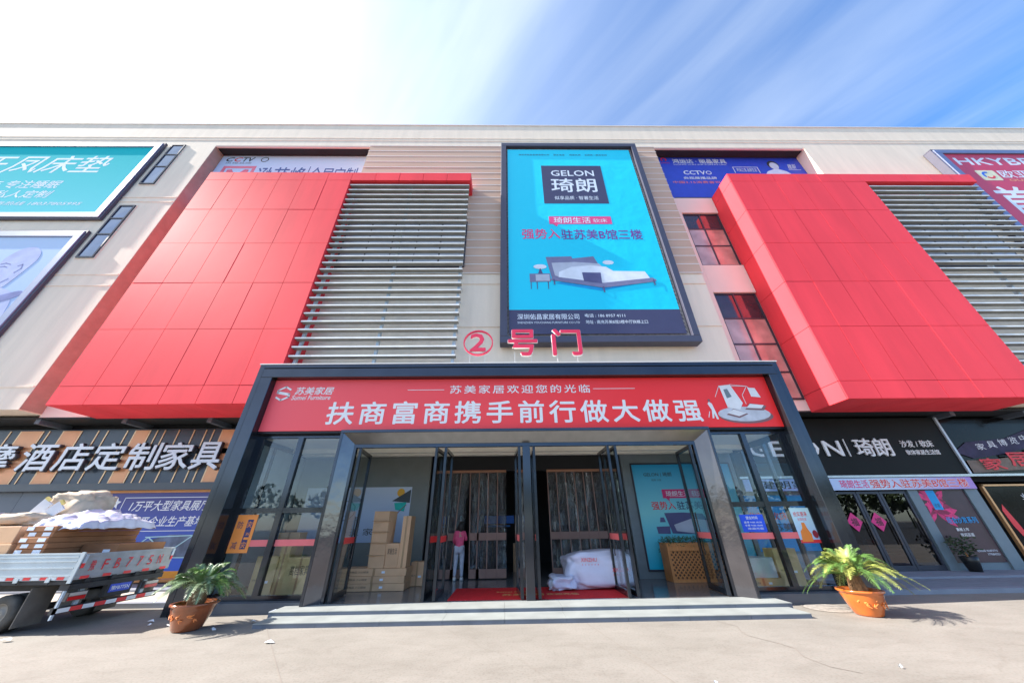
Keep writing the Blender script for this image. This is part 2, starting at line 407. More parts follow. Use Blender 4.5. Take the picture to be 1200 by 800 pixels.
# the other side of the street, seen only in reflections
struct(MB().quad((-300, -300, .004), (300, -300, .004), (300, -3, .004), (-300, -3, .004)).build('unseen_road', mat('unseen_road_asphalt', (.05, .05, .052), .85, var=.15)))  # unseen dark surface, added close behind the camera to darken reflections
tw = MB(); rr = random.Random(3)
for k in range(46):
    cx_, cy_, R_ = -130+k*5.6+rr.uniform(-1.5, 1.5), -58+rr.uniform(-3, 3), rr.uniform(2.4, 3.6); hh = rr.uniform(4.5, 7.5)
    tw.tube((cx_, cy_, 0), (cx_, cy_, hh), .18, .1, 6)
    for i in range(240):
        d_ = Vector((rr.gauss(0, 1), rr.gauss(0, 1), rr.gauss(0, 1))).normalized()*R_*rr.uniform(.55, 1)
        p = Vector((cx_, cy_, hh))+d_; a = Vector((rr.uniform(-1, 1), rr.uniform(-1, 1), rr.uniform(-1, 1))).normalized()*.8; b = a.orthogonal().normalized()*.4
        tw.add([p, p+a*.5+b, p+a, p+a*.5-b], [(0, 1, 2, 3)])
tag(tw.build('tree_row', mat('far_foliage', (.045, .07, .025), .8, var=.4, scale=.6)), 'row of trees across the street, seen only as reflections in the glass', 'trees', kind='stuff')
# pavement terraces along the shops
pav = mat('pavement_blocks', (0.20, 0.215, 0.25), 0.7, var=0.18, scale=4, bump=.15, bscale=30, streak=(1, 3, 1))
pavl = mat('sunlit_beige_pavement', (0.42, 0.37, 0.32), 0.75, var=0.14, scale=3, bump=.15, bscale=30)  # left pavement: beige of sunlit paving put into the colour
kerb = mat('kerb_stone', (0.23, 0.25, 0.30), 0.6, var=0.1, scale=2)
for nm, m_, x0, x1 in (('pavement', pavl, -60, -7.6), ('pavement', pav, 8.56, 60)):
    struct(box(nm, m_, None, x0, x1, 10.42, 13.15, 0, .098))
    kb = struct(MB().box(x0, x1, 10.2, 10.418, -.02, .10).build('kerb', kerb, None))
for x0, x1 in ((-60, -7.6), (8.56, 60)):
    struct(box('kerb_step', kerb, None, x0, x1, 11.9, 13.2, .0985, .15))

# ------------------------------------------------------------------ the mall
YF, YR, YP = 11.8, 12.46, 10.85
mall = empty('shopping_mall', (0, 12, 0), 'long cream three storey mall with red clad boxes and white louvres behind the entrance', 'building')
w = MB()
w.box(-60, -17.85, YF, 13.4, 5.55, 22.25)
w.box(18.87, 60, YF, 13.4, 5.55, 22.25)
w.box(-8.38, 9.28, YF+.02, 13.4, 5.452, 22.25)
w.box(-60, 60, YF, 13.4, 22.25, 24.58)
w.build('facade_wall', cream, mall)
b_ = MB(); b_.box(-60, 60, 13.4, 34, 5.45, 24.2); b_.build('rear_block', cream, mall)
box('parapet_cap', whitetrim, mall, -60, 60, YF-.05, YF+.4, 24.58, 24.64)
rb = MB(); rb.box(-17.85, -8.38, YR, 13.4, 5.452, 22.25)
rb.build('recess_wall', cream2, mall)
rb = MB(); rb.box(9.28, 18.87, YR, 13.4, 5.452, 22.25)
rb.build('recess_wall', cream2, mall)
for a, b in ((-17.85, -8.38), (9.28, 18.87)):
    box('recess_lip', cream2, mall, a+.002, b-.002, YF+.01, YF+.12, 22.16, 22.248)
    box('recess_head_panel', soffit, mall, a+.004, b-.004, YF+.13, YR-.002, 22.20, 22.246)
box('reveal_lining', mat('tan_reveal', (.36, .27, .215), .7, var=.1), mall, -17.848, -17.83, YF+.004, YR, 5.58, 22.15)
# thin moulded courses
tr = MB()
for x0, x1 in ((-60, -17.9), (18.92, 60)):
    for z in (17.37, 17.0, 11.94, 11.3, 6.45): tr.box(x0, x1, YF-.025, YF+.01, z-.035, z+.035)
for z in (23.1, 22.83): tr.box(-60, 60, YF-.02, YF+.01, z-.03, z+.03)
tr.box(-8.38, 9.28, YF-.02, YF+.03, 11.32, 11.37); tr.box(-8.38, 9.28, YF-.02, YF+.03, 9.0, 9.05)
tr.build('moulded_course', cream, mall)
# taupe cladding boards
bd = MB().box(0, 17.66, 0, .05, 0, .50)
z0 = 11.97; pitch = (22.24-11.97)/19
first = None
for i in range(19):
    if first is None:
        first = bd.build('cladding_board', brownboard, mall, org=(0, 0, 0))
        first.location = Vector((-8.38, YF-.03, z0+.02)) - base_of(mall)
    else:
        c = first.copy(); COL.objects.link(c); c.location = Vector((-8.38, YF-.03+random.uniform(-.004, .004), z0+.02+i*pitch)) - base_of(mall)
ts = MB()
for i in range(20): ts.box(-8.40, 9.30, YF-.045, YF-.031, z0+i*pitch-.028, z0+i*pitch+.014)
ts.build('cladding_trim', whitetrim, mall)
# red boxes
def tile(me, name, m, parent, loc):
    o = bpy.data.objects.new(name, me); COL.objects.link(o); o.parent = parent; o.location = Vector(loc) - base_of(parent); return o
def panel_mesh(w_, h_, ax='xz', t=.03, g=.009):
    mb = MB()
    if ax == 'xz': mb.box(g, w_-g, 0, t, g, h_-g)
    elif ax == 'yz': mb.box(0, t, g, w_-g, g, h_-g)
    else: mb.box(g, w_-g, g, h_-g, 0, t)
    me = bpy.data.meshes.new('red_panel'); me.from_pydata(mb.v, [], mb.f); me.materials.append(redpanel); return me
ZR = [5.38, 6.06, 8.38, 10.66, 12.95, 15.23, 17.50, 18.15]
def redbox(xs, xl0, xl1, side_x, top_xs):
    body = MB()
    t = .03
    x0, x1 = xs[0], xs[-1]
    body.box(x0+t, x1-t if side_x > 0 else x1-t, YP+t, YR, ZR[0]+t, ZR[-1]-t)
    a, b = (x1-t, xl1) if xl1 > x1 else (xl0, x0+t)
    body.box(x1-t, xl1-t, YP+t, YF+.3, ZR[-2]+t, ZR[-1]-t)
    rbx = body.build('red_box', redback, mall)
    cache = {}
    def P(w_, h_, ax):
        k = (round(w_, 3), round(h_, 3), ax)
        if k not in cache: cache[k] = panel_mesh(w_, h_, ax)
        return cache[k]
    def J(): return random.uniform(-.003, .003)
    for xa, xb in zip(xs, xs[1:]):
        for za, zb in zip(ZR, ZR[1:]):
            tile(P(xb-xa, zb-za, 'xz'), 'red_panel', None, rbx, (xa, YP+J(), za))
    for xa, xb in zip(top_xs, top_xs[1:]):
        tile(P(xb-xa, ZR[-1]-ZR[-2], 'xz'), 'red_panel', None, rbx, (xa, YP+J(), ZR[-2]))
        tile(P(xb-xa, YF-YP-.03, 'xy'), 'red_panel', None, rbx, (xa, YP+.031, ZR[-2]))
        tile(P(xb-xa, YF-YP, 'xy'), 'red_panel', None, rbx, (xa, YP, ZR[-1]-.031))
    for za, zb in zip(ZR, ZR[1:]):
        tile(P(YR-YP-.031, zb-za, 'yz'), 'red_panel', None, rbx, (x0, YP+.031, za))
        tile(P(YR-YP-.031, zb-za, 'yz'), 'red_panel', None, rbx, (x1-.03, YP+.031, za))
    for xa, xb in zip(xs, xs[1:]):
        tile(P(xb-xa, YR-YP-.031, 'xy'), 'red_panel', None, rbx, (xa, YP+.031, ZR[0]))
        tile(P(xb-xa, YR-YP-.031, 'xy'), 'red_panel', None, rbx, (xa, YP+.031, ZR[-1]-.03))
    # right end cheek of the canopy strip
    xe = top_xs[-1]
    tile(P(YF-YP-.031, ZR[-1]-ZR[-2]-.04, 'yz'), 'red_panel', None, rbx, (xe-.03, YP+.031, ZR[-2]+.035))
    # louvres
    bl = MB().hexa([(0, 0, -.032), (1, 0, -.032), (1, .20, -.045), (0, .20, -.045), (0, 0, .032), (1, 0, .032), (1, .21, .0), (0, .21, .0)])
    me = bpy.data.meshes.new('louvre_blade'); me.from_pydata(bl.v, [], bl.f); me.materials.append(louvshade); me.materials.append(louvm)
    for p_ in me.polygons:
        if all(me.vertices[i_].co.y < .001 for i_ in p_.vertices): p_.material_index = 1  # white front only; the grey rest paints in underside shade
    L0, L1 = x1+.03, xl1-.06
    lp = (17.22-5.5)/30.5
    for i in range(31):
        o = tile(me, 'louvre_blade', None, rbx, (L0, YP+.06+random.uniform(-.004, .004), 17.22-i*lp)); o.scale = (L1-L0, 1, 1)
    pm = MB().box(-.05, .05, 0, .12, 0, 12.1)
    pme = bpy.data.meshes.new('louvre_post'); pme.from_pydata(pm.v, [], pm.f); pme.materials.append(postm)
    for px in (L0+.14, (L0+L1)/2, L1-.14): tile(pme, 'louvre_post', None, rbx, (px, YP+.27, 5.40))
    kb = MB()
    for i in range(0, 31, 2): kb.box(L1-.16, L1-.12, YP+.391, YF+.02, 17.2-i*lp-.03, 17.2-i*lp+.03)
    kb.build('louvre_bracket', postm, rbx)
    return rbx
redbox([-15.65+1.25*i for i in range(7)], 0, -1.87, 1, [-8.15+1.256*i for i in range(6)])
redbox([12.0+1.22*i for i in range(7)], 0, 25.5, -1, [19.32+1.236*i for i in range(6)])

# windows
def window(x0, x1, z0, z1, y, cols, rows, pane, fr=.07, parent=mall, recess=.05):
    f = MB()
    f.box(x0, x1, y-recess, y+.02, z0, z0+fr); f.box(x0, x1, y-recess, y+.02, z1-fr, z1)
    f.box(x0, x0+fr, y-recess, y+.02, z0+fr, z1-fr); f.box(x1-fr, x1, y-recess, y+.02, z0+fr, z1-fr)
    xs = [x0+fr+(x1-x0-2*fr)*c for c in cols]; zs = [z0+fr+(z1-z0-2*fr)*r for r in rows]
    for x in xs[1:-1]: f.box(x-fr/2, x+fr/2, y-recess+.005, y+.02, z0+fr, z1-fr)
    for z in zs[1:-1]: f.box(x0+fr, x1-fr, y-recess+.008, y+.02, z-fr/2, z+fr/2)
    wo = f.build('window', darkmetal, parent)
    for a, b in zip(xs, xs[1:]):
        for c, d in zip(zs, zs[1:]):
            p = MB(); q = random.uniform(-.01, .01)
            p.hexa([(a, y-.012+q, c), (b, y-.012-q, c), (b, y-.002, c), (a, y-.002, c), (a, y-.012, d), (b, y-.012, d), (b, y-.002, d), (a, y-.002, d)])
            p.build('pane', pane, wo)
    return wo
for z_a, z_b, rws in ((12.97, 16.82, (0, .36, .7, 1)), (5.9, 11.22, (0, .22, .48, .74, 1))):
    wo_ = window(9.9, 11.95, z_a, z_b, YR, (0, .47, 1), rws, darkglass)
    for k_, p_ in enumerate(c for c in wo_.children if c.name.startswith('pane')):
        if k_ % (len(rws)-1) < len(rws)-2: p_.data.materials[0] = reflectglass if k_ < len(rws)-1 else rosyglass  # lower panes carry painted reflections
box('spandrel', cream2, mall, 9.885, 11.97, YR-.12, YR+.01, 11.24, 12.95); box('spandrel', cream2, mall, 9.29, 11.97, YR-.12, YR+.01, 16.845, 18.1)
box('window_jamb', cream2, mall, 9.29, 9.88, YR-.12, YR+.01, 5.5, 16.84)
for z0_, z1_ in ((18.44, 22.22), (12.95, 16.66)):
    rc = MB(); rc.box(-20.50, -19.56, YF-.02, YF-.006, z0_-.06, z1_+.05); rc.build('window_reveal', cream, mall)
    window(-20.44, -19.62, z0_, z1_, YF-.02, (0, 1), (0, .42, .74, 1), skyglass, fr=.075, recess=.05)
# ribbon windows behind the louvres
for xa, xb in ((-8.1, -2.0), (19.4, 25.4)):
    for za, zb in ((12.3, 15.4), (5.7, 7.3)):
        window(xa, xb, za, zb, YF-.06, (0, .2, .4, .6, .8, 1), (0, .5, 1), paleglass, fr=.07, recess=.02)
# soffit over the shops
for a, b in ((-60, -7.7), (8.6, 60)): box('shop_soffit', soffit, mall, a, b, YR+.003, 14, 5.39, 5.449)
for x in (-17.95, -14.7, -11.5, 17.6, 20.6):
    MB().box(x, x+.18, 12.5, 13.85, 5.22, 5.398).build('soffit_beam', greytile, mall)
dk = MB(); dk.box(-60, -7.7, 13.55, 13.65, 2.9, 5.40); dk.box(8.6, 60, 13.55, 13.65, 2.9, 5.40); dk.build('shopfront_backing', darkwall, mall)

# ------------------------------------------------------------------ big billboards
def frame_bars(x0, x1, z0, z1, y0, y1, w_, m_, parent, name='frame'):
    f = MB(); f.box(x0, x1, y0, y1, z1-w_, z1); f.box(x0, x1, y0, y1, z0, z0+w_); f.box(x0, x0+w_, y0, y1, z0+w_, z1-w_); f.box(x1-w_, x1, y0, y1, z0+w_, z1-w_)
    return f.build(name, m_, parent, bevel=.012)
cyan = fade_mat('cyan_print', (0.0, 0.60, 0.84), (0.0, 0.70, 0.92), 2, 9.6, 21.3, mid=(0.002, .66, .88))
violet = mat('slate_violet_print', (0.050, 0.050, 0.115), 0.5, var=0.03)
bb = empty('billboard', (3.8, 11.8, 7.96), 'tall cyan bed advertisement billboard in slate frame above the entrance', 'billboard')
frame_bars(-.28, 7.86, 7.97, 21.78, 11.3, 11.74, .30, darkframe, bb)
box('panel', mat('stone_grey_liner', (0.33, .30, .29), .8, var=.35, scale=9), bb, .02, 7.56, 11.5, 11.62, 8.27, 21.48)
sheet('print_sheet', cyan, bb, .10, 7.40, 9.62, 21.28, 11.44, .02)
sheet('print_footer', violet, bb, .10, 7.40, 8.42, 9.615, 11.44, .02)
Yb = 11.418
sheet('logo_block', violet, bb, 2.02, 5.46, 16.42, 19.70, Yb)
text('lettering', 'GELON', (2.55, 18.75, 4.98, 19.25), Yb-.006, bluewhite, bb, bold=.03)
text('lettering', '琦朗', (2.50, 17.36, 4.98, 18.52), Yb-.006, bluewhite, bb, bold=.03)
text('lettering', '似享品质 · 智著生活', (2.6, 16.72, 4.95, 17.02), Yb-.006, bluewhite, bb, bold=.01)
pinkm = mat('pink_print', (0.80, 0.07, 0.24), .5)
flat('speech_bubble', pinkm, bb, [(2.18, 14.86), (2.35, 14.86), (2.55, 14.68), (2.62, 14.86), (5.37, 14.86), (5.37, 15.42), (2.18, 15.42)], Yb)
text('lettering', '琦朗生活', (2.42, 14.93, 4.30, 15.35), Yb-.006, bluewhite, bb, bold=.02)
text('lettering', '软床', (4.42, 14.97, 5.15, 15.25), Yb-.006, bluewhite, bb)
text('lettering', '强势入', (.78, 13.82, 2.65, 14.50), Yb-.006, pinkm, bb, bold=.035)
text('lettering', '驻苏美B馆三楼', (2.72, 13.78, 6.72, 14.46), Yb-.006, mat('purple_print', (.17, .05, .30), .5), bb, bold=.035)
text('lettering', '深圳佑昌家居有限公司', (.45, 9.12, 3.05, 9.40), Yb-.006, bluewhite, bb, bold=.02)
text('lettering', 'SHENZHEN YOUCHANG FURNITURE CO LTD', (.45, 8.92, 3.05, 9.02), Yb-.006, bluewhite, bb)
text('lettering', '电话 : 186 8957 4111', (3.3, 9.22, 5.0, 9.40), Yb-.006, bluewhite, bb, bold=.02)
text('lettering', '地址 : 南充苏美B馆3楼中厅扶梯上口', (3.3, 8.90, 5.9, 9.08), Yb-.006, bluewhite, bb, bold=.01)
text('lettering', '深圳市佑昌家居有限公司     联系电话      招商热线     全国统一服务热线', (.75, 20.68, 6.0, 20.82), Yb-.006, violet, bb)
lace = MB(); lr = random.Random(2)
for k in range(62):
    z = 8.5+k*.207
    for xe, sg in ((.03, 1), (7.47, -1)):
        lace.hexa([(xe, 11.46, z), (xe+.012, 11.46, z), (xe+.012, 11.475, z), (xe, 11.475, z), (xe+sg*.09, 11.43, z+.10), (xe+sg*.09+.014, 11.43, z+.10), (xe+sg*.09+.014, 11.445, z+.10), (xe+sg*.09, 11.445, z+.10)])
tag(lace.build('lacing', ink, bb), kind='stuff')
# the printed bed
bedm = mat('bed_violet', (.19, .19, .33), .6); bedd = mat('bed_dark', (.09, .09, .22), .6); bedw = mat('bed_white', (.72, .76, .86), .6, var=.08, scale=2.5); bedl = mat('bed_lilac', (.46, .49, .60), .6); shd = mat('print_blue_shade', (.0, .30, .66), .5)
def bz(i): return Yb-.005*i
flat('bed_print', shd, bb, [(2.2, 11.05), (4.2, 10.62), (6.5, 11.15), (6.1, 11.3), (3.0, 11.25)], bz(0))
flat('bed_print', bedm, bb, [(1.85, 12.62), (3.05, 12.66), (3.10, 12.52), (4.10, 12.66), (4.30, 12.1), (2.35, 11.35), (2.05, 11.35)], bz(1))
flat('bed_print', bedl, bb, [(2.1, 12.25), (3.2, 12.3), (4.3, 12.2), (4.5, 11.9), (2.4, 11.4), (2.2, 11.5)], bz(2))
flat('bed_print', bedw, bb, [(2.4, 11.7), (3.0, 12.0), (3.9, 12.1), (4.6, 12.0), (4.9, 11.75), (6.35, 11.72), (6.52, 11.28), (4.3, 10.98), (2.35, 11.32)], bz(3))
flat('bed_print', bedm, bb, [(2.05, 11.40), (2.3, 11.40), (4.35, 11.05), (6.62, 11.34), (6.78, 11.22), (6.7, 11.12), (4.3, 10.78), (2.0, 11.22)], bz(4))
flat('bed_print', bedd, bb, [(3.45, 11.66), (4.3, 11.64), (4.28, 11.02), (3.48, 11.15)], bz(5))
mbl = MB()
for x, z in ((2.15, 10.95), (4.32, 10.52), (6.65, 10.92)): mbl.poly([(x-.03, z), (x+.03, z), (x+.02, z+.32), (x-.05, z+.32)], bz(6)-.004, .004)
mbl.build('bed_print', bedd, bb)
flat('bed_print', bedm, bb, [(1.05, 11.6), (1.05, 11.12), (2.0, 11.14), (1.98, 11.62)], bz(1))
flat('bed_print', bedl, bb, [(1.32, 11.55), (1.32, 11.18), (1.95, 11.18), (1.95, 11.56)], bz(2))
mbl = MB()
for x in (1.08, 1.35, 1.85): mbl.poly([(x, 10.72), (x+.03, 10.72), (x+.04, 11.13), (x, 11.13)], bz(2)-.004, .004)
mbl.build('bed_print', bedd, bb)
flat('bed_print', bedw, bb, disc_pts(1.55, 12.02, .30, .14), bz(2)); flat('bed_print', bedw, bb, disc_pts(4.75, 12.28, .26, .13), bz(0)-.001)
flat('bed_print', bedd, bb, [(1.45, 11.62), (1.65, 11.62), (1.57, 11.9), (1.53, 11.9)], bz(3))

# upper left teal billboard
tealp = fade_mat('teal_print', (0.16, 0.64, 0.70), (0.02, 0.50, 0.53), 2, 15.6, 21.7, rough=.95, wave=.02, spec=.05)
def side_board(name, label, x0, x1, z0, z1, pm, fm=silverframe, y0=11.60):
    o = empty(name, ((x0+x1)/2, 11.8, z0), label, 'billboard')
    frame_bars(x0, x1, z0, z1, y0+.05, 11.78, .07, darkframe, o, 'outer_frame')
    frame_bars(x0+.101, x1-.101, z0+.101, z1-.101, y0, 11.72, .34, fm, o, 'frame')
    box('print_sheet', pm, o, x0+.44, x1-.44, y0+.08, y0+.12, z0+.44, z1-.44)
    return o, y0+.0785
b1, yb1 = side_board('billboard', 'teal mattress billboard at the upper left corner beside narrow windows', -36.2, -20.72, 15.5, 22.23, tealp)
pale = mat('pale_print', (.80, .84, .90), .9, spec=.05)
text('lettering', '玉凤床垫', (-30.4, 19.3, -22.95, 20.9), yb1, pale, b1, bold=.02, shear=.25)
text('lettering', '20年 专注睡眠', (-29.2, 17.95, -24.5, 18.6), yb1, pale, b1, bold=.02, shear=.2)
text('lettering', '私人定制', (-27.5, 17.15, -24.45, 17.75), yb1, pale, b1, bold=.02, shear=.2)
text('lettering', '服务热线 18037805995', (-27.4, 16.55, -22.4, 16.85), yb1, pale, b1, bold=.015, shear=.2)
# lower left billboard
b2, yb2 = side_board('billboard', 'pale blue billboard with a head and shoulders portrait at the left edge', -36.2, -20.72, 5.9, 14.66, fade_mat('pale_blue_print', (.36, .48, .78), (.56, .68, .88), 2, 6.3, 14, rough=.95, wave=.02, spec=.05))
skinp = mat('portrait_print', (.50, .54, .78), .9, var=.10, scale=2.2, spec=.05); skind = mat('portrait_shade', (.27, .29, .52), .9, var=.15, scale=2, spec=.05)
def smooth(p, k=5):
    o_ = []; n = len(p)
    for i in range(n):
        p0, p1, p2, p3 = [Vector(p[(i+j-1) % n]) for j in range(4)]
        for q in range(k):
            t = q/k; v = .5*((2*p1)+(p2-p0)*t+(2*p0-5*p1+4*p2-p3)*t*t+(3*p1-p0-3*p2+p3)*t**3); o_.append((v.x, v.y))
    return o_
flat('portrait_print', skinp, b2, smooth([(-24.2, 6.5), (-24.3, 9.4), (-23.6, 10.6), (-22.9, 11.1), (-22.1, 11.0), (-21.6, 10.6), (-21.25, 9.4), (-21.2, 6.5)]), yb2-.003)
flat('portrait_print', skinp, b2, smooth([(-23.45, 12.9), (-23.1, 13.4), (-22.6, 13.55), (-22.15, 13.3), (-21.95, 12.8), (-22.05, 12.2), (-22.2, 11.6), (-22.4, 11.1), (-22.9, 10.9), (-23.15, 11.25), (-23.5, 11.45), (-23.45, 11.7), (-23.55, 11.85), (-23.75, 12.1), (-23.5, 12.4)]), yb2-.005)
flat('portrait_print', skind, b2, smooth([(-24.3, 9.6), (-22.9, 10.3), (-21.5, 10.9), (-21.35, 10.6), (-22.7, 9.9), (-24.3, 9.1)]), yb2-.008)
for pl_ in ([(-23.4, 12.45), (-23.2, 12.52), (-22.95, 12.45)], [(-23.35, 12.28), (-23.15, 12.33), (-23.0, 12.27)], [(-22.55, 12.35), (-22.4, 12.45), (-22.3, 12.2), (-22.45, 11.95)], [(-23.45, 11.68), (-23.2, 11.66)], [(-23.1, 11.2), (-22.7, 11.3), (-22.45, 11.6)], [(-23.5, 10.6), (-22.9, 10.2), (-22.4, 10.9)]):
    lm_ = MB(); bar2(lm_, pl_, .05, yb2-.011, .001); lm_.build('portrait_print', skind, b2)
text('lettering', '20', (-20.0-2.0, 6.5, -21.1, 7.1), yb2-.01, pale, b2, shear=.2)
# right red billboard
rp_ = mat('crimson_print', (.60, .02, .06), .4, var=.04)
b3, yb3 = side_board('billboard', 'crimson furniture billboard cut by the right edge of the photo', 26.05, 42, 12.4, 21.45, rp_, fm=mat('blue_slate_frame', (.16, .19, .33), .35, .3), y0=11.35)
text('lettering', 'HKYBEST', (26.95, 19.95, 33.2, 20.62), yb3, bluewhite, b3, bold=.05)
ro = disc_pts(27.95, 18.95, .52, .48)
flat('logo_block', mat('cream_logo', (.75, .72, .50), .5), b3, [(27.45, 18.48), (28.45, 18.48), (28.52, 18.55), (28.52, 19.32), (28.45, 19.4), (27.45, 19.4), (27.38, 19.32), (27.38, 18.55)], yb3)
def arc(cx, cz, r0, r1, a0, a1, k=16): return [(cx+r1*math.cos(R(a0+(a1-a0)*i/k)), cz+r1*math.sin(R(a0+(a1-a0)*i/k))) for i in range(k+1)] + [(cx+r0*math.cos(R(a1-(a1-a0)*i/k)), cz+r0*math.sin(R(a1-(a1-a0)*i/k))) for i in range(k+1)]
flat('logo_mark', mat('logo_blue', (.02, .12, .6), .5), b3, arc(27.93, 18.95, .20, .33, 70, 215), yb3-.006)
flat('logo_mark', redprint, b3, arc(27.97, 18.93, .18, .30, 215, 350), yb3-.006)
text('lettering', '欧亚家居', (28.7, 18.72, 32.4, 19.42), yb3-.001, bluewhite, b3, bold=.03)
text('lettering', 'OUYAJIAJU', (28.85, 18.36, 31.5, 18.60), yb3-.001, mat('orange_letter', (.85, .45, .2), .5), b3, bold=.03)
text('lettering', '首席', (27.2, 15.6, 31.2, 17.9), yb3-.001, bluewhite, b3, bold=.05)

# recessed banners above the red boxes
cc = empty('banner', (-13.3, 12.45, 17), 'pale blue custom furniture banner in the recess above the left red box', 'banner')
pb = fade_mat('pale_banner', (.56, .68, .88), (.78, .82, .90), 0, -17.5, -9, rough=.8, spec=.1)
sheet('print_sheet', pb, cc, -17.80, -8.60, 17.2, 22.18, YR-.03, .02)
box('top_batten', mat('orange_batten', (.62, .30, .14), .6, var=.2, scale=4), cc, -17.82, -8.55, YR-.045, YR-.005, 22.185, 22.24)
yy = YR-.055
text('lettering', 'C', (-17.45, 21.58, -17.0, 22.0), yy, ink, cc, bold=.05, shear=.2); text('lettering', 'C', (-16.95, 21.58, -16.5, 22.0), yy, redprint, cc, bold=.05, shear=.2)
text('lettering', 'TV', (-16.45, 21.58, -15.75, 22.0), yy, ink, cc, bold=.04, shear=.2)
flat('emblem', ink, cc, arc(-15.1, 21.79, .19, .24, 0, 359, 20), yy)
text('lettering', '央视品牌', (-17.4, 21.36, -15.8, 21.48), yy, ink, cc)
flat('logo_mark', mat('rose_print', (.80, .18, .26), .5), cc, [(-17.35, 18.3), (-17.35, 21.12), (-15.35, 21.12), (-15.35, 18.3), (-15.55, 18.3), (-15.55, 20.9), (-17.15, 20.9), (-17.15, 18.3)], yy)
flat('logo_mark', mat('rose_print2', (.80, .12, .2), .5), cc, [(-17.0, 18.3), (-17.0, 20.75), (-16.75, 20.8), (-16.35, 20.2), (-15.95, 20.8), (-15.7, 20.75), (-15.7, 18.3)], yy)
navy = mat('navy_print', (.05, .10, .30), .5)
text('lettering', '逊芊峰', (-15.15, 19.35, -12.2, 21.0), yy, navy, cc, bold=.02)
text('lettering', '|', (-12.08, 19.3, -12.03, 21.1), yy, navy, cc)
text('lettering', '全屋定制', (-11.92, 19.5, -9.1, 21.0), yy, navy, cc, bold=.02)

bl2 = empty('banner', (14, 12.45, 18.2), 'deep blue banner with portrait in the recess above the right red box', 'banner')
deep = mat('royal_blue_print', (.025, .06, .52), .45, var=.06)
sheet('print_sheet', deep, bl2, 9.70, 18.84, 18.22, 22.18, YR-.03, .02)
box('bottom_batten', darkmetal, bl2, 9.88, 18.82, YR-.10, YR-.04, 18.12, 18.21)
flat('logo_mark', redprint, bl2, arc(10.1, 21.95, .12, .2, -60, 240), yy); text('lettering', 'JIYING', (9.85, 21.52, 10.4, 21.64), yy, redprint, bl2, bold=.02)
text('lettering', '鸿运达 · 丽晶家具', (10.65, 21.55, 14.1, 22.02), yy, white, bl2, bold=.03)
text('lettering', 'HONG YUN DA FURNITURE', (10.65, 21.38, 14.0, 21.48), yy, white, bl2, bold=.01)
text('lettering', 'CCTV', (11.05, 20.42, 12.4, 20.80), yy, white, bl2, bold=.05); flat('emblem', white, bl2, arc(12.62, 20.6, .13, .18, 0, 359, 16), yy)
text('lettering', '央视展播品牌', (10.9, 19.95, 12.96, 20.2), yy, white, bl2, bold=.02)
text('lettering', '中国3.15消费者可信赖', (10.15, 19.55, 13.85, 19.78), yy, mat('salmon_print', (.85, .22, .2), .5), bl2, bold=.01)
flat('emblem', white, bl2, [(14.3, 21.2), (15.9, 21.2), (15.9, 20.6), (15.86, 20.6), (15.86, 21.16), (14.34, 21.16), (14.34, 20.6), (14.3, 20.6)], yy)
text('lettering', '时尚之选 品质生活', (14.5, 20.72, 15.75, 21.08), yy, white, bl2, bold=.01)
flat('portrait_print', ink, bl2, disc_pts(17.0, 21.42, .36, .42), yy)
flat('portrait_print', mat('face_print', (.62, .62, .72), .6), bl2, disc_pts(17.02, 21.3, .28, .37), yy-.006)
flat('portrait_print', mat('shirt_print', (.66, .72, .86), .6), bl2, [(16.0, 20.2), (16.4, 20.75), (16.9, 20.98), (17.2, 20.98), (17.6, 20.75), (18.0, 20.2)], yy-.003)
text('lettering', '雅斯', (17.85, 21.0, 18.45, 21.5), yy, white, bl2, shear=.4); text('lettering', '—', (17.8, 20.9, 18.6, 20.93), yy, white, bl2)

# ------------------------------------------------------------------ entrance portal
PX0, PX1, PZ = -7.58, 8.50, 6.05
po = empty('entrance_portal', (.46, 9.3, 0), 'black steel and glass entrance portal with open folding doors in front of the mall', 'entrance')
pf = MB()
for a, b, c, d in ((PX0, PX0+.15, 0, PZ), (PX1-.15, PX1, 0, PZ)): pf.box(a, b, 9.20, 9.34, c, d)
pf.box(PX0+.151, PX1-.151, 9.20, 9.34, PZ-.11, PZ)
pf.build('outer_rim', silverframe if False else portalm, po, bevel=.006)
box('rim_cap', whitetrim, po, PX0-.02, PX1+.02, 9.18, 9.9, PZ+.001, PZ+.03)
gp = MB(); gp.box(PX0+.151, PX0+.209, 9.24, 9.34, 0, PZ-.111); gp.box(PX1-.209, PX1-.151, 9.24, 9.34, 0, PZ-.111); gp.box(PX0+.209, PX1-.209, 9.24, 9.34, PZ-.17, PZ-.111)
gp.build('rim_joint', portaldark, po)
pp = MB(); pp.box(PX0+.21, -7.04, 9.12, 9.60, 0, 5.60); pp.box(8.03, PX1-.21, 9.12, 9.60, 0, 5.60)
pp.box(PX0+.21, PX1-.21, 9.12, 9.42, 5.601, PZ-.171)
pp.build('post', portalm, po, bevel=.01)
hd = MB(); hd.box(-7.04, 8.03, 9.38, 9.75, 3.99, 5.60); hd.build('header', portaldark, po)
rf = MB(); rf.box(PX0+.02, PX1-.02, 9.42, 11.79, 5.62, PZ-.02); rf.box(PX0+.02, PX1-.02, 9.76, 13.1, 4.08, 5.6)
rf.build('portal_roof', darkwall, po)
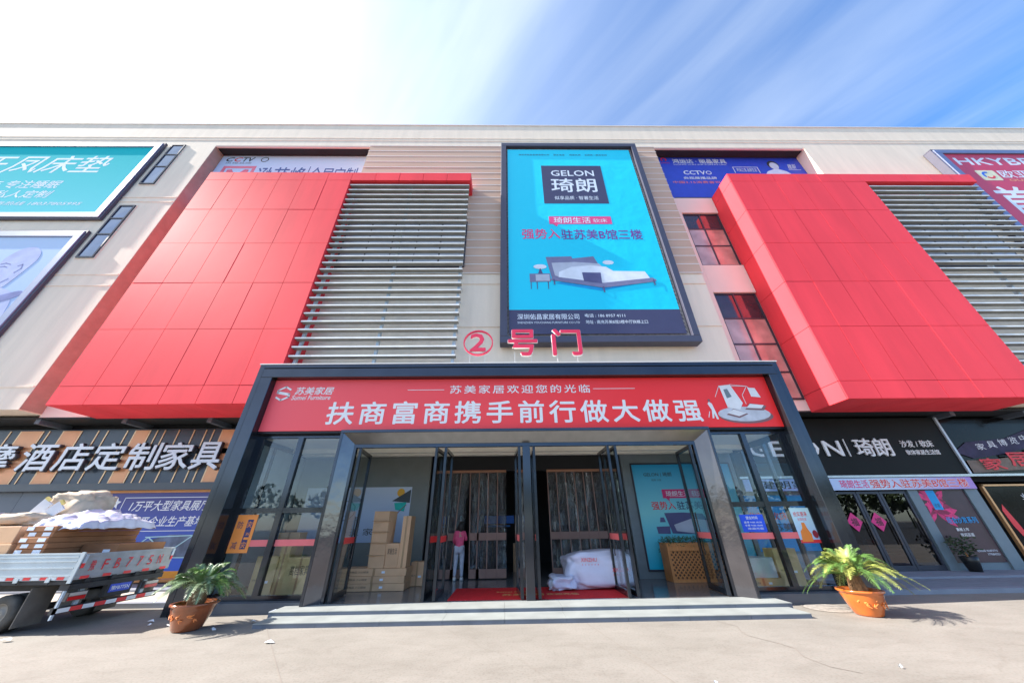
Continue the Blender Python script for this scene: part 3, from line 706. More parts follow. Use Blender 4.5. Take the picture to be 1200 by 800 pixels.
# door casing: outer face, splayed reveal
cx0, cx1, cz, ix0, ix1, iz = -4.61, 5.70, 4.02, -4.28, 5.33, 3.68
cs = MB(); cs.box(cx0, cx0+.07, 9.16, 9.42, .144, cz-.08); cs.box(cx1-.07, cx1, 9.16, 9.42, .144, cz-.08); cs.box(cx0, cx1, 9.16, 9.37, cz-.08, cz)
cs.build('door_casing', portalm, po, bevel=.005)
sv = MB()
sv.hexa([(cx0+.071, 9.18, .146), (ix0, 9.46, .146), (ix0, 9.52, .146), (cx0+.071, 9.52, .146), (cx0+.071, 9.18, cz-.081), (ix0, 9.46, iz), (ix0, 9.52, iz), (cx0+.071, 9.52, cz-.081)])
sv.build('casing_reveal', stainless, po); sv = MB()
sv.hexa([(ix1, 9.46, .146), (cx1-.071, 9.18, .146), (cx1-.071, 9.52, .146), (ix1, 9.52, .146), (ix1, 9.46, iz), (cx1-.071, 9.18, cz-.081), (cx1-.071, 9.52, cz-.081), (ix1, 9.52, iz)])
sv.build('casing_reveal', stainless, po)
lv = MB(); lv.add([(cx0+.072, 9.18, cz-.082), (cx1-.072, 9.18, cz-.082), (ix1, 9.46, iz), (ix0, 9.46, iz), (ix0, 9.52, iz), (ix1, 9.52, iz), (cx1-.072, 9.52, cz-.082), (cx0+.072, 9.52, cz-.082)],
   [(0,1,2,3),(3,2,5,4),(4,5,6,7),(7,6,1,0),(0,3,4,7),(1,6,5,2)]); lv.build('lintel_reveal', mat('brushed_lintel', (.23, .215, .205), .28, .7, var=.1), po)
di = MB(); di.box(ix0, ix1, 9.45, 9.56, iz-.09, iz-.001); di.box(ix0, ix0+.06, 9.45, 9.56, .146, iz-.091); di.box(ix1-.06, ix1, 9.45, 9.56, .146, iz-.091)
di.build('door_frame', portalm, po)
box('centre_post', portalm, po, .42, .63, 9.38, 9.56, .146, iz-.091, bevel=.006)
# glazed side bays
def bay(x0, x1, xm):
    f = MB(); w_ = .10
    f.box(x0, x1, 9.55, 9.66, 3.90, 3.989); f.box(x0, x1, 9.55, 9.66, .20, .30)
    f.box(x0, x0+w_, 9.55, 9.66, .30, 3.90); f.box(x1-w_, x1, 9.55, 9.66, .30, 3.90)
    f.box(xm-.07, xm+.07, 9.535, 9.66, .30, 3.90); f.box(x0+w_, xm-.07, 9.545, 9.655, 2.0, 2.12); f.box(xm+.07, x1-w_, 9.545, 9.655, 2.0, 2.12)
    fo = f.build('bay_frame', portalm, po)
    for a, b in ((x0+w_, xm-.07), (xm+.07, x1-w_)):
        for c, d in ((.30, 2.0), (2.12, 3.90)):
            box('pane', glass, fo, a, b, 9.60, 9.612, c, d)
    box('plinth', slate, po, x0-.09, x1+.09 if x0 < 0 else x1, 9.30, 9.75, 0, .199)
bay(-7.04, -4.60, -5.88)
bay(5.71, 8.03, 6.86)
# glazed sides of the vestibule
for x in (-7.36, 8.27):
    f = MB(); f.box(x-.05, x+.05, 9.601, 13.05, 3.85, 4.07); f.box(x-.05, x+.05, 9.601, 13.05, .0, .25)
    for y in (9.61, 10.7, 11.8, 12.95): f.box(x-.05, x+.05, y, y+.09, .25, 3.85)
    fo = f.build('side_frame', portalm, po)
    for a, b in ((9.7, 10.7), (10.79, 11.8), (11.89, 12.95)): box('pane', glass if x > 0 else mat('pale_side_panel', (.36, .44, .48), .35, var=.12, scale=1.5), fo, x-.006, x+.006, a, b, .25, 3.85)
# doors
hatch = mat('door_stile', (.030, .036, .046), .2, .5, var=.25, scale=6)
def door(xn, xf, y0=9.46, L=1.12, sgn=1):
    """a leaf hinged at (xn,y0) standing open towards the inside"""
    ang = math.atan2(L, xf-xn)
    d = empty_part('door', po, (xn, y0, .16))
    h = iz-.092-.16-.01
    f = MB(); t = .035; w_ = .085
    f.box(0, w_, -t, t, 0, h); f.box(L-w_, L, -t, t, 0, h); f.box(w_, L-w_, -t, t, 0, .12); f.box(w_, L-w_, -t, t, h-.09, h)
    d1 = f.build('door_rail', hatch, d, org=base_of(d)+Vector((0, 0, 0)))
    g = MB().box(w_, L-w_, -.006, .006, .12, h-.09).v
    def loc_box(nm, m_, *b):
        mb = MB().box(*b); me = bpy.data.meshes.new(nm); me.from_pydata(mb.v, [], mb.f); me.materials.append(m_); o = link(nm, me, None, d); return o
    loc_box('pane', doorglass, w_, L-w_, -.006, .006, .12, h-.09)
    loc_box('warning_strip', redtape, w_, L-w_, -.010, -.007, 1.13, 1.27); loc_box('warning_strip', pinktape, w_, L-w_, .007, .010, 1.13, 1.27)
    for q in (-1, 1): loc_box('handle', stainless, L-w_-.10, L-w_-.07, q*.05-.012, q*.05+.012, .75, 1.75)
    # local meshes are built in the leaf's own frame
    me = d1.data
    for v in me.vertices: v.co = v.co + base_of(d)
    d1.location = (0, 0, 0)
    d.rotation_euler = (0, 0, ang)
    return d
def empty_part(name, parent, loc):
    o = bpy.data.objects.new(name, None); COL.objects.link(o); o.parent = parent; o.location = Vector(loc)-base_of(parent); return o
for xn, xf in ((-4.10, -4.22), (-1.98, -1.86), (-1.72, -1.70), (.33, .25), (.74, .76), (2.83, 2.84), (3.04, 2.98), (5.17, 5.30)):
    door(xn, xf)
# steps: stone slabs
st = empty('entrance_steps', (.5, 9.2, 0), 'two low grey granite steps across the front of the entrance', 'steps')
def slabs(x0, x1, n, y0, y1, z0, z1):
    xs = [x0+(x1-x0)*i/n for i in range(n+1)]
    for a, b in zip(xs, xs[1:]):
        mb = MB(); mb.box(a+.003, b-.003, y0+random.uniform(-.004, .004), y1, z0, z1-.012); mb.build('step_slab', greyst, st)
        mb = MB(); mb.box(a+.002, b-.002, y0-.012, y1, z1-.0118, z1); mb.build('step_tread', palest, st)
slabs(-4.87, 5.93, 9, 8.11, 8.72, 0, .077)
slabs(-4.97, 6.03, 9, 8.70, 9.40, 0.0, .144)
# vestibule
struct(box('vestibule_floor', floorm, None, -7.3, 8.2, 9.41, 18.2, .02, .142))
ve = MB(); ve.box(-7.3, -2.75, 12.45, 12.6, .143, 4.07); ve.build('wall', intwall, po)
ve = MB(); ve.box(4.12, 8.2, 12.45, 12.6, .143, 4.07); ve.build('wall', mat('blue_grey_wall', (.16, .195, .215), .55), po)
ce = MB(); ce.box(-7.3, 8.2, 9.77, 13.1, 4.0, 4.075); ce.build('ceiling', ceil, po)
for a, b in ((-4.2, -1.4), (-.9, 2.2), (2.7, 5.0)): box('ceiling_vent', grille, po, a, b, 10.6, 11.3, 3.985, 3.999)
for y in (11.6, 12.2): box('ceiling_beam', ceil, po, -7.29, 8.19, y, y+.2, 3.86, 3.998)
box('inner_lintel', darkwall, po, -2.75, 4.12, 12.9, 13.2, 3.42, 4.07)
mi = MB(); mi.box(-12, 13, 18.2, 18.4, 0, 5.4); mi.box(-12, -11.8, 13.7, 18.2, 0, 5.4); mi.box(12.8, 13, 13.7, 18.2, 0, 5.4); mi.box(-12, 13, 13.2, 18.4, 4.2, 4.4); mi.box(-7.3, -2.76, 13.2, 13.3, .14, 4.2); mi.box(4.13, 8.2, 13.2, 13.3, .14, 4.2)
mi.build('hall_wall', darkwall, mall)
# gate number sign
gs = empty('gate_number_sign', (.9, 9.3, 6.05), 'red "2 号门" letters standing on top of the entrance portal', 'sign')
redlet = mat('red_sign_letter', (.75, .03, .09), .45)
ring = MB(); pts = disc_pts(-.93, 6.84, .48, .46, 32); pin = disc_pts(-.93, 6.84, .445, .425, 32)
for i in range(32):
    j = (i+1) % 32; a, b, c, d = pts[i], pts[j], pin[j], pin[i]
    ring.hexa([(a[0], 9.26, a[1]), (b[0], 9.26, b[1]), (c[0], 9.26, c[1]), (d[0], 9.26, d[1]), (a[0], 9.34, a[1]), (b[0], 9.34, b[1]), (c[0], 9.34, c[1]), (d[0], 9.34, d[1])])
ring.build('ring', redlet, gs)
for ch, f_ in (('2', (-1.18, 6.54, -.70, 7.16)), ('号', (.06, 6.38, .98, 7.30)), ('门', (1.50, 6.38, 2.42, 7.32))):
    text('character_back', ch, (f_[0]-.012, f_[1]-.012, f_[2]+.012, f_[3]+.012), 9.34, white, gs, t=.05, bold=.05)
    text('character', ch, f_, 9.285, redlet, gs, t=.03, bold=.045)
lg = MB()
for x, z in ((-1.18, 6.45), (-.70, 6.45), (.25, 6.5), (.78, 6.4), (1.62, 6.4), (2.26, 6.4)): lg.box(x-.006, x+.006, 9.30, 9.33, PZ+.03, z)
lg.build('support_leg', whitetrim, gs)

# welcome banner
wb = empty('welcome_banner', (.5, 9.32, 4.04), 'red banner with white Chinese slogan across the top of the entrance', 'banner')
bred = fade_mat('banner_red', (.92, .10, .12), (.93, .025, .025), 0, -7, 4, rough=.5)
box('banner_sheet', bred, wb, -7.03, 8.02, 9.34, 9.372, 4.045, 5.59)
Y = 9.336
text('lettering', '扶商富商携手前行做大做强', (-5.22, 4.22, 5.72, 4.88), Y, white, wb, bold=.045, space=1.25)
text('lettering', '苏美家居欢迎您的光临', (-1.72, 5.12, 2.52, 5.38), Y, white, wb, bold=.025, space=1.3)
sheet('rule', white, wb, -3.0, -1.9, 5.235, 5.25, Y, .002); sheet('rule', white, wb, 2.62, 3.9, 5.235, 5.25, Y, .002)
text('lettering', '苏美家居', (-6.35, 5.12, -5.22, 5.36), Y, white, wb, bold=.03, shear=.15)
text('lettering', 'Sumei Furniture', (-6.4, 4.96, -5.26, 5.10), Y, white, wb, bold=.02, shear=.2)
lgm = MB()
bar2(lgm, [(-6.50, 5.28), (-6.66, 5.37), (-6.86, 5.26), (-6.86, 5.18), (-6.54, 5.12)], .05, Y); bar2(lgm, [(-6.86, 5.04), (-6.70, 4.95), (-6.50, 5.05), (-6.50, 5.14), (-6.80, 5.20)], .05, Y-.004)
lgm.build('logo_mark', white, wb)
# little room drawing at the banner's end
gy = mat('drawing_grey', (.52, .54, .60), .6, var=.12, scale=5); dg_ = mat('drawing_dark', (.22, .12, .13), .6); lt = mat('drawing_light', (.74, .74, .76), .6)
flat('drawing', dg_, wb, disc_pts(7.02, 4.36, .80, .22), Y); flat('drawing', gy, wb, disc_pts(6.98, 4.42, .78, .22), Y-.004)
flat('drawing', lt, wb, [(6.55, 4.62), (6.50, 5.30), (6.85, 5.34), (7.05, 4.75), (6.9, 4.55)], Y-.008); flat('drawing', bluegrey, wb, [(6.62, 4.9), (6.60, 5.18), (6.72, 5.2), (6.78, 4.95)], Y-.012)
dl = MB(); bar2(dl, [(6.28, 4.95), (6.50, 5.30), (7.35, 5.28), (7.12, 5.0), (7.14, 4.72)], .015, Y-.008); bar2(dl, [(6.85, 5.34), (7.35, 5.28), (7.65, 4.95)], .012, Y-.012); dl.build('drawing', lt, wb)
flat('drawing', lt, wb, [(7.38, 4.95), (7.36, 5.24), (7.58, 5.22), (7.66, 4.92)], Y-.008)
flat('drawing', dg_, wb, [(7.05, 4.55), (7.6, 4.52), (7.72, 4.66), (7.25, 4.74)], Y-.008); flat('drawing', lt, wb, [(7.1, 4.60), (7.55, 4.58), (7.65, 4.68), (7.25, 4.72)], Y-.012)
flat('drawing', dg_, wb, [(6.45, 4.40), (6.8, 4.30), (7.1, 4.42), (6.7, 4.58)], Y-.008); flat('drawing', lt, wb, [(6.48, 4.45), (6.8, 4.35), (7.05, 4.44), (6.7, 4.56)], Y-.012)
flat('drawing', lt, wb, [(6.00, 4.30), (6.05, 4.55), (5.98, 4.74), (6.04, 4.80), (6.11, 4.74), (6.14, 4.55), (6.18, 4.27), (6.12, 4.27), (6.09, 4.45), (6.05, 4.30)], Y-.004)
flat('drawing', dg_, wb, disc_pts(6.05, 4.84, .035, .04, 12), Y-.008)
dl = MB(); bar2(dl, [(5.90, 4.33), (5.97, 4.5)], .02, Y-.003); dl.build('drawing', lt, wb)

# bay stickers
for a, b in ((-6.93, -5.96), (-5.80, -4.72)): tag(box('warning_tape', pinktape, None, a, b, 9.594, 9.598, 1.27, 1.41), 'faded red safety tape on the '+('outer' if a < -6 else 'inner')+' pane of the left glass bay', 'tape', 'safety tapes on the glass bays')
for a, b in ((5.83, 6.78), (6.94, 7.9)): tag(box('warning_tape', pinktape, None, a, b, 9.594, 9.598, 1.27, 1.41), 'faded red safety tape on the '+('outer' if a > 6.8 else 'inner')+' pane of the right glass bay', 'tape', 'safety tapes on the glass bays')
os_ = empty('poster', (-6.66, 9.59, 1.14), 'orange disaster prevention poster stuck inside the left glass bay', 'poster')
orp = mat('orange_poster', (.85, .27, .05), .5); ind = mat('indigo_print', (.03, .03, .12), .5)
sheet('print_sheet', orp, os_, -6.92, -6.41, 1.14, 1.97, 9.591, .004); sheet('print_panel', ind, os_, -6.63, -6.49, 1.22, 1.86, 9.586, .002)
for ch, x, z in (('防', -6.86, 1.66), ('减', -6.86, 1.22)): text('lettering', ch, (x, z, x+.14, z+.16), 9.583, ind, os_)
for ch, x, z in (('灾', -6.62, 1.68), ('五', -6.60, 1.52), ('一', -6.60, 1.42), ('灾', -6.62, 1.24)): text('lettering', ch, (x, z, x+.12, z+(.14 if ch == '灾' else .05)), 9.583, orp, os_, bold=.02)
bs = empty('notice', (6.33, 9.59, 1.43), 'small blue notice of opening hours stuck inside the right glass bay', 'notice')
sheet('print_sheet', mat('blue_notice', (.01, .08, .72), .5), bs, 6.04, 6.66, 1.43, 1.82, 9.591, .004)
text('lettering', '营业时间', (6.2, 1.71, 6.5, 1.78), 9.586, white, bs, bold=.02)
for i, s_ in enumerate(('夏季 9:00-18:30', '冬季 9:00-18:00', '欢迎光临')): text('lettering', s_, (6.12+.05*(i == 2), 1.62-.07*i, 6.58, 1.665-.07*i), 9.586, white, bs, bold=.015)
cs_ = empty('poster', (7.68, 9.59, 1.17), 'light blue poster with orange figure and red base in the right glass bay', 'poster')
sheet('print_sheet', fade_mat('sky_poster', (.40, .55, .80), (.60, .84, .88), 2, 1.3, 1.95), cs_, 7.42, 7.93, 1.17, 1.96, 9.591, .004)
sheet('print_panel', redprint, cs_, 7.42, 7.93, 1.17, 1.24, 9.586, .002)
flat('figure_print', mat('orange_figure', (.85, .25, .04), .5), cs_, [(7.46, 1.2), (7.5, 1.42), (7.58, 1.5), (7.60, 1.62), (7.68, 1.62), (7.70, 1.5), (7.76, 1.36), (7.74, 1.2)], 9.584, .002)
flat('figure_print', mat('plum_print', (.30, .02, .04), .5), cs_, disc_pts(7.86, 1.36, .07, .09, 12), 9.584, .002)
text('lettering', '抢实惠来', (7.48, 1.76, 7.84, 1.87), 9.586, redprint, cs_, bold=.02, shear=.1); text('lettering', '全城热卖', (7.54, 1.66, 7.78, 1.73), 9.586, redprint, cs_)

# ------------------------------------------------------------------ inside
# posters on inner walls
lp_ = empty('poster', (-4.8, 12.44, 1.2), 'pale blue home furnishing board behind the cartons on the left inner wall', 'poster')
sheet('print_sheet', fade_mat('pale_board', (.38, .50, .72), (.62, .68, .80), 2, 1.2, 2.9), lp_, -6.9, -3.32, 1.22, 2.86, 12.447, .02)
flat('sun_print', mat('yellow_sun', (.85, .42, .02), .5), lp_, disc_pts(-3.68, 2.68, .13), 12.425)
flat('roof_print', mat('charcoal_print', (.05, .06, .07), .5), lp_, [(-3.95, 2.42), (-3.34, 2.78), (-3.34, 2.36)], 12.421)
flat('roof_print', mat('jade_print', (.0, .5, .42), .5), lp_, [(-3.86, 2.36), (-3.45, 2.38), (-3.5, 2.1), (-3.8, 2.16)], 12.417)
ml = MB(); bar2(ml, [(-3.45, 2.3), (-3.65, 2.12), (-3.78, 1.95), (-4.05, 1.92), (-4.1, 1.75)], .02, 12.413); ml.build('branch_print', mat('branch', (.3, .03, .03), .5), lp_)
flat('emblem', ink, lp_, arc(-5.45, 2.15, .30, .32, 22.5, 382, 8), 12.425)
text('lettering', '古今\n之美', (-5.60, 1.98, -5.30, 2.34), 12.425, ink, lp_)
text('lettering', '玉 家居', (-5.2, 1.42, -4.1, 1.62), 12.425, ink, lp_)
rpz = empty('poster', (6.3, 12.44, .4), 'tall blue bed poster on the right inner wall of the entrance', 'poster')
sheet('print_sheet', fade_mat('aqua_board', (.0, .45, .66), (.0, .32, .62), 2, .4, 3.5, mid=(.22, .62, .66), rough=.4), rpz, 4.47, 8.0, .38, 3.5, 12.447, .02)
frame_bars(4.42, 8.05, .33, 3.55, 12.40, 12.449, .05, darkmetal, rpz)
text('lettering', 'GELON | 琦朗', (4.85, 3.08, 5.85, 3.24), 12.425, ink, rpz, bold=.02); text('lettering', '软床 沙发', (5.1, 2.95, 5.45, 3.02), 12.425, ink, rpz)
flat('speech_bubble', mat('magenta_print', (.62, .02, .15), .5), rpz, [(5.38, 2.40), (5.48, 2.40), (5.58, 2.30), (5.60, 2.40), (6.9, 2.40), (6.9, 2.68), (5.38, 2.68)], 12.425)
text('lettering', '琦朗生活 软床', (5.5, 2.45, 6.8, 2.63), 12.419, bluewhite, rpz, bold=.01)
text('lettering', '强势入', (4.93, 2.05, 5.75, 2.30), 12.425, redprint, rpz, bold=.03); text('lettering', '驻苏美B馆三楼', (5.8, 2.05, 7.7, 2.30), 12.425, ind, rpz, bold=.03)
flat('bed_print', bedd, rpz, [(5.3, 1.95), (5.95, 1.96), (6.6, 1.92), (6.9, 1.3), (5.45, 1.35)], 12.425); flat('bed_print', bedl, rpz, [(5.55, 1.60), (6.2, 1.78), (6.9, 1.7), (7.5, 1.5), (6.6, 1.3), (5.6, 1.42)], 12.419)
flat('bed_print', bedd, rpz, [(4.95, 1.55), (5.4, 1.56), (5.38, 1.34), (4.97, 1.35)], 12.425)
flat('bed_print', bedd, rpz, [(5.1, 1.68), (5.3, 1.68), (5.26, 1.82), (5.14, 1.82)], 12.425)
text('lettering', '深圳佑昌', (4.85, .82, 5.3, .94), 12.425, ink, rpz)
# cartons in the entrance
def carton(x0, x1, y0, y1, z0, z1, label, m_=card, rot=0, print_=None, group='cartons stacked inside the entrance', tp=True):
    c = ((x0+x1)/2, (y0+y1)/2, z0)
    o = MB().box(x0, x1, y0, y1, z0, z1).build('carton', m_, None, org=c, bevel=.006); tag(o, label, 'carton', group)
    if tp:
        mb = MB()
        if (x1-x0) > (z1-z0): mb.box((x0+x1)/2-.03, (x0+x1)/2+.03, y0-.003, y1+.003, z0+.004, z1+.003)
        else: mb.box((x0+x1)/2-.025, (x0+x1)/2+.025, y0-.003, y1+.003, z0+.004, z1+.003)
        mb.build('tape', tape, o)
    if (x1-x0) > .3 and not print_ and m_ in (card, card2) and y0 < 11.8:
        box('paper_label', bluewhite, o, x0+.62*(x1-x0), x0+.62*(x1-x0)+.09, y0-.0035, y0-.0005, z0+.35*(z1-z0), z0+.35*(z1-z0)+.05)
        text('print', '易碎物品 小心轻放', (x0+.08*(x1-x0), z0+.40*(z1-z0), x0+.42*(x1-x0), z0+.40*(z1-z0)+.045), y0-.004, ink, o)
    if print_: text('print', print_, (x0+.18*(x1-x0), z0+.55*(z1-z0), x1-.15*(x1-x0), z0+.8*(z1-z0)), y0-.005, ink, o)
    o.rotation_euler = (0, 0, rot)
    return o
carton(-4.6, -2.83, 11.0, 11.75, .146, .315, 'long flat carton, bottom of the stack of three behind the left doors', rot=.006)
carton(-4.6, -2.84, 11.0, 11.7, .318, .478, 'long flat carton, middle of the stack of three behind the left doors', rot=-.008)
carton(-4.6, -2.82, 11.02, 11.72, .481, .65, 'long flat carton, top of the stack of three behind the left doors', rot=.004)
tc_ = MB()
z0, z1 = .655, 2.07
tc_.hexa([(-3.92, 11.05, z0), (-3.47, 11.02, z0), (-3.42, 11.42, z0), (-3.87, 11.45, z0), (-4.0, 11.12, z1), (-3.55, 11.10, z1), (-3.42, 11.5, z1), (-3.88, 11.52, z1)])
o = tc_.build('carton', card, None, org=(-3.7, 11.2, z0), bevel=.006); tag(o, 'tall narrow carton standing upright on the flat cartons, left one', 'carton', 'cartons stacked inside the entrance')
tb = MB()
for z in (.95, 1.25, 1.52, 1.8): tb.box(-3.985, -3.46, 11.0+.02*z, 11.03+.02*z, z, z+.012)
tb.build('strap', tape, o)
carton(-3.50, -3.11, 11.08, 11.4, .655, 1.24, 'small printed carton between the two upright cartons', print_='家居生活', tp=False)
carton(-3.10, -2.86, 11.05, 11.55, .655, 1.93, 'tall slim carton standing upright on the flat cartons, right one')
carton(-2.87, -2.50, 11.72, 12.1, .146, .735, 'square carton on the floor right of the stacked flat cartons')
carton(-6.5, -5.95, 10.2, 10.35, .146, 1.03, 'tan carton leaning behind the outer pane of the left bay', m_=card2, rot=.05)
carton(-5.98, -5.72, 10.25, 10.5, .146, 1.25, 'narrow upright carton behind the mullion of the left bay', m_=card2)
carton(-5.66, -4.95, 10.12, 10.5, .146, 1.0, 'wide tan printed carton behind the inner pane of the left bay', m_=card2, print_='高档家具')
carton(-6.6, -6.0, 11.0, 11.4, .146, 1.55, 'brown carton standing deep inside the left bay', m_=card)
carton(.2, .75, 14.6, 15.0, .146, 1.05, 'brown carton deep in the hall behind the strip curtain', m_=card)
# pieces behind the right bay
carton(6.15, 7.2, 10.55, 11.1, .35, .80, 'white wrapped box behind the right glass bay', m_=mat('pale_wrap', (.52, .58, .58), .35), group='goods behind the right bay', tp=False)
carton(6.2, 7.25, 10.5, 11.1, .146, .345, 'brown flat carton under the white wrapped box', m_=card2, group='goods behind the right bay')
carton(7.3, 7.95, 10.6, 11.0, .146, 1.0, 'brown carton standing in the corner of the right bay', m_=card2, group='goods behind the right bay')
# draped bundles
def blob(name, m_, c, sx, sy, sz, seed, label, cat, parent=None, amp=.12, n=28, flat_=.5):
    bm = bmesh.new(); bmesh.ops.create_icosphere(bm, subdivisions=4, radius=1)
    for v in bm.verts:
        p = v.co.copy()
        q = Vector((math.copysign(abs(p.x)**flat_, p.x), math.copysign(abs(p.y)**flat_, p.y), math.copysign(abs(p.z)**.6, p.z)))
        k = noise.noise(p*1.7+Vector((seed, 0, 0)))*amp*2 + noise.noise(p*4.5+Vector((0, seed, 0)))*amp*.8 + abs(noise.noise(Vector((p.x*9, p.y*9, p.z*2.5+seed))))*amp*.7 - abs(noise.noise(p*2.6+Vector((seed, seed, 0))))*amp*1.3
        q *= 1+k
        v.co = Vector((q.x*sx, q.y*sy, max(-.98*sz, q.z*sz)+sz))
    me = bpy.data.meshes.new(name); bm.to_mesh(me); bm.free(); me.materials.append(m_); me.polygons.foreach_set('use_smooth', [True]*len(me.polygons))
    o = link(name, me, None, parent, Vector(c)-(base_of(parent) if parent else Vector((0, 0, 0))))
    if parent is None: tag(o, label, cat)
    return o
sb_ = blob('wrapped_sofa', plastic, (2.48, 11.0, .146), 1.02, .48, .43, 3, 'white plastic wrapped sofa with red print standing in the entrance', 'furniture', amp=.09, flat_=.55)
tail = blob('wrap_tail', plastic, (1.45, 10.75, .146), .36, .3, .17, 9, '', '', parent=sb_, amp=.2)
for bx, bz_, r_ in ((1.95, .78, .1), (2.75, .55, -.12)):
    t1 = text('print', 'XINZHU', (bx, bz_, bx+.42, bz_+.085), 10.43, redprint, sb_, bold=.02)
    t2 = text('print', '· · · · · ·', (bx+.02, bz_-.08, bx+.46, bz_-.05), 10.43, redprint, sb_)
# planter with hedge
pl = empty('planter', (5.6, 11.8, .146), 'brown lattice planter box with a low green hedge under the blue poster', 'planter')
wood = mat('orange_wood', (.55, .22, .07), .55, var=.15, scale=4, streak=(6, 1, 1))
box('planter_box', mat('planter_inside', (.10, .045, .02), .7), pl, 4.86, 6.70, 11.62, 12.1, .2, .92)
pr = MB(); pr.box(4.80, 6.76, 11.56, 12.12, .92, 1.12); pr.box(4.80, 6.76, 11.57, 12.12, .146, .22); pr.box(4.80, 4.87, 11.57, 12.12, .22, .92); pr.box(6.69, 6.76, 11.57, 12.12, .22, .92); pr.build('rim', wood, pl)
la = MB()
for i in range(-6, 18):
    for sg in (1, -1):
        x = 4.87+i*.125
        xa, xb = x, x+.70
        if sg < 0: xa, xb = xb, xa
        # clip to the box
        za, zb = .22, .92
        pts = []
        x_a, z_a, x_b, z_b = xa, za, xb, zb
        def cl(xv, xo, zv, zo):
            lo, hi = 4.88, 6.68
            if xv < lo: zv = zv+(zo-zv)*(lo-xv)/(xo-xv); xv = lo
            if xv > hi: zv = zv+(zo-zv)*(hi-xv)/(xo-xv); xv = hi
            return xv, zv
        if max(xa, xb) < 4.9 or min(xa, xb) > 6.66: continue
        A = cl(x_a, x_b, z_a, z_b); B = cl(x_b, x_a, z_b, z_a)
        d = Vector((B[0]-A[0], 0, B[1]-A[1])); 
        if d.length < .05: continue
        d.normalize(); n = Vector((-d.z, 0, d.x))*.016
        yv = 11.59 if sg > 0 else 11.60
        la.add([(A[0]-n.x, yv, A[1]-n.z), (B[0]-n.x, yv, B[1]-n.z), (B[0]+n.x, yv, B[1]+n.z), (A[0]+n.x, yv, A[1]+n.z), (A[0]-n.x, yv+.012, A[1]-n.z), (B[0]-n.x, yv+.012, B[1]-n.z), (B[0]+n.x, yv+.012, B[1]+n.z), (A[0]+n.x, yv+.012, A[1]+n.z)], [(0,1,2,3),(4,7,6,5),(0,4,5,1),(1,5,6,2),(2,6,7,3),(3,7,4,0)])
la.build('lattice', wood, pl)
leafm = mat('hedge_leaf', (.05, .11, .03), .5, var=.5, scale=12)
hg = MB()
for i in range(1500):
    x = random.uniform(4.78, 6.78); y = random.uniform(11.5, 12.15); z = random.uniform(1.08, 1.30)-.25*abs(y-11.8)
    a = Vector((random.uniform(-1, 1), random.uniform(-1, 1), random.uniform(-.3, 1))).normalized()*.04; b = a.orthogonal().normalized()*.02
    p = Vector((x, y, z)); hg.add([p, p+a*.5+b, p+a, p+a*.5-b], [(0, 1, 2, 3)])
hgo = hg.build('hedge', leafm, pl); hgo['kind'] = 'stuff'
# red carpet
rc = empty('carpet', (.7, 10.4, .142), 'red welcome carpet with gold lettering just inside the open doors', 'carpet')
box('pile', redcarpet, rc, -1.42, 2.86, 9.58, 11.2, .1425, .151)
def floor_text(s, x0, x1, y0, y1, m_, par, z):
    o = text('lettering', s, (x0, y0, x1, y1), 0, m_, par)
    o0 = base_of(par)
    for v in o.data.vertices:
        w_ = v.co + o0; v.co = Vector((w_.x, w_.z, z-w_.y)) - o0
    return o
floor_text('苏美家居', -.15, .9, 10.0, 10.25, gold, rc, .1535); floor_text('欢迎光临', .95, 1.75, 10.0, 10.25, gold, rc, .1535)
floor_text('Sumei Furniture', -.3, .8, 10.45, 10.6, gold, rc, .1535)
arcm = MB(); A_ = arc(1.45, 10.0, .38, .44, 0, 180)
# strip curtains
pvc = glass_mat('clear_pvc', (.50, .49, .48), 4.2, 1.6, .07, True)
_n = pvc.node_tree; _g = [x for x in _n.nodes if x.type == 'BSDF_GLOSSY'][0]
_ge = _n.nodes.new('ShaderNodeNewGeometry'); _mp = _n.nodes.new('ShaderNodeMapping'); _mp.inputs['Scale'].default_value = (9, 1, 1.6)
_no = _n.nodes.new('ShaderNodeTexNoise'); _no.inputs['Scale'].default_value = 2.2; _no.inputs['Detail'].default_value = 7; _bp = _n.nodes.new('ShaderNodeBump'); _bp.inputs['Strength'].default_value = 1.0; _bp.inputs['Distance'].default_value = .5
_n.links.new(_ge.outputs['Position'], _mp.inputs[0]); _n.links.new(_mp.outputs[0], _no.inputs['Vector']); _n.links.new(_no.outputs['Fac'], _bp.inputs['Height']); _n.links.new(_bp.outputs[0], _g.inputs['Normal'])
brownband = mat('brown_curtain_band', (.27, .155, .125), .6, var=.08)
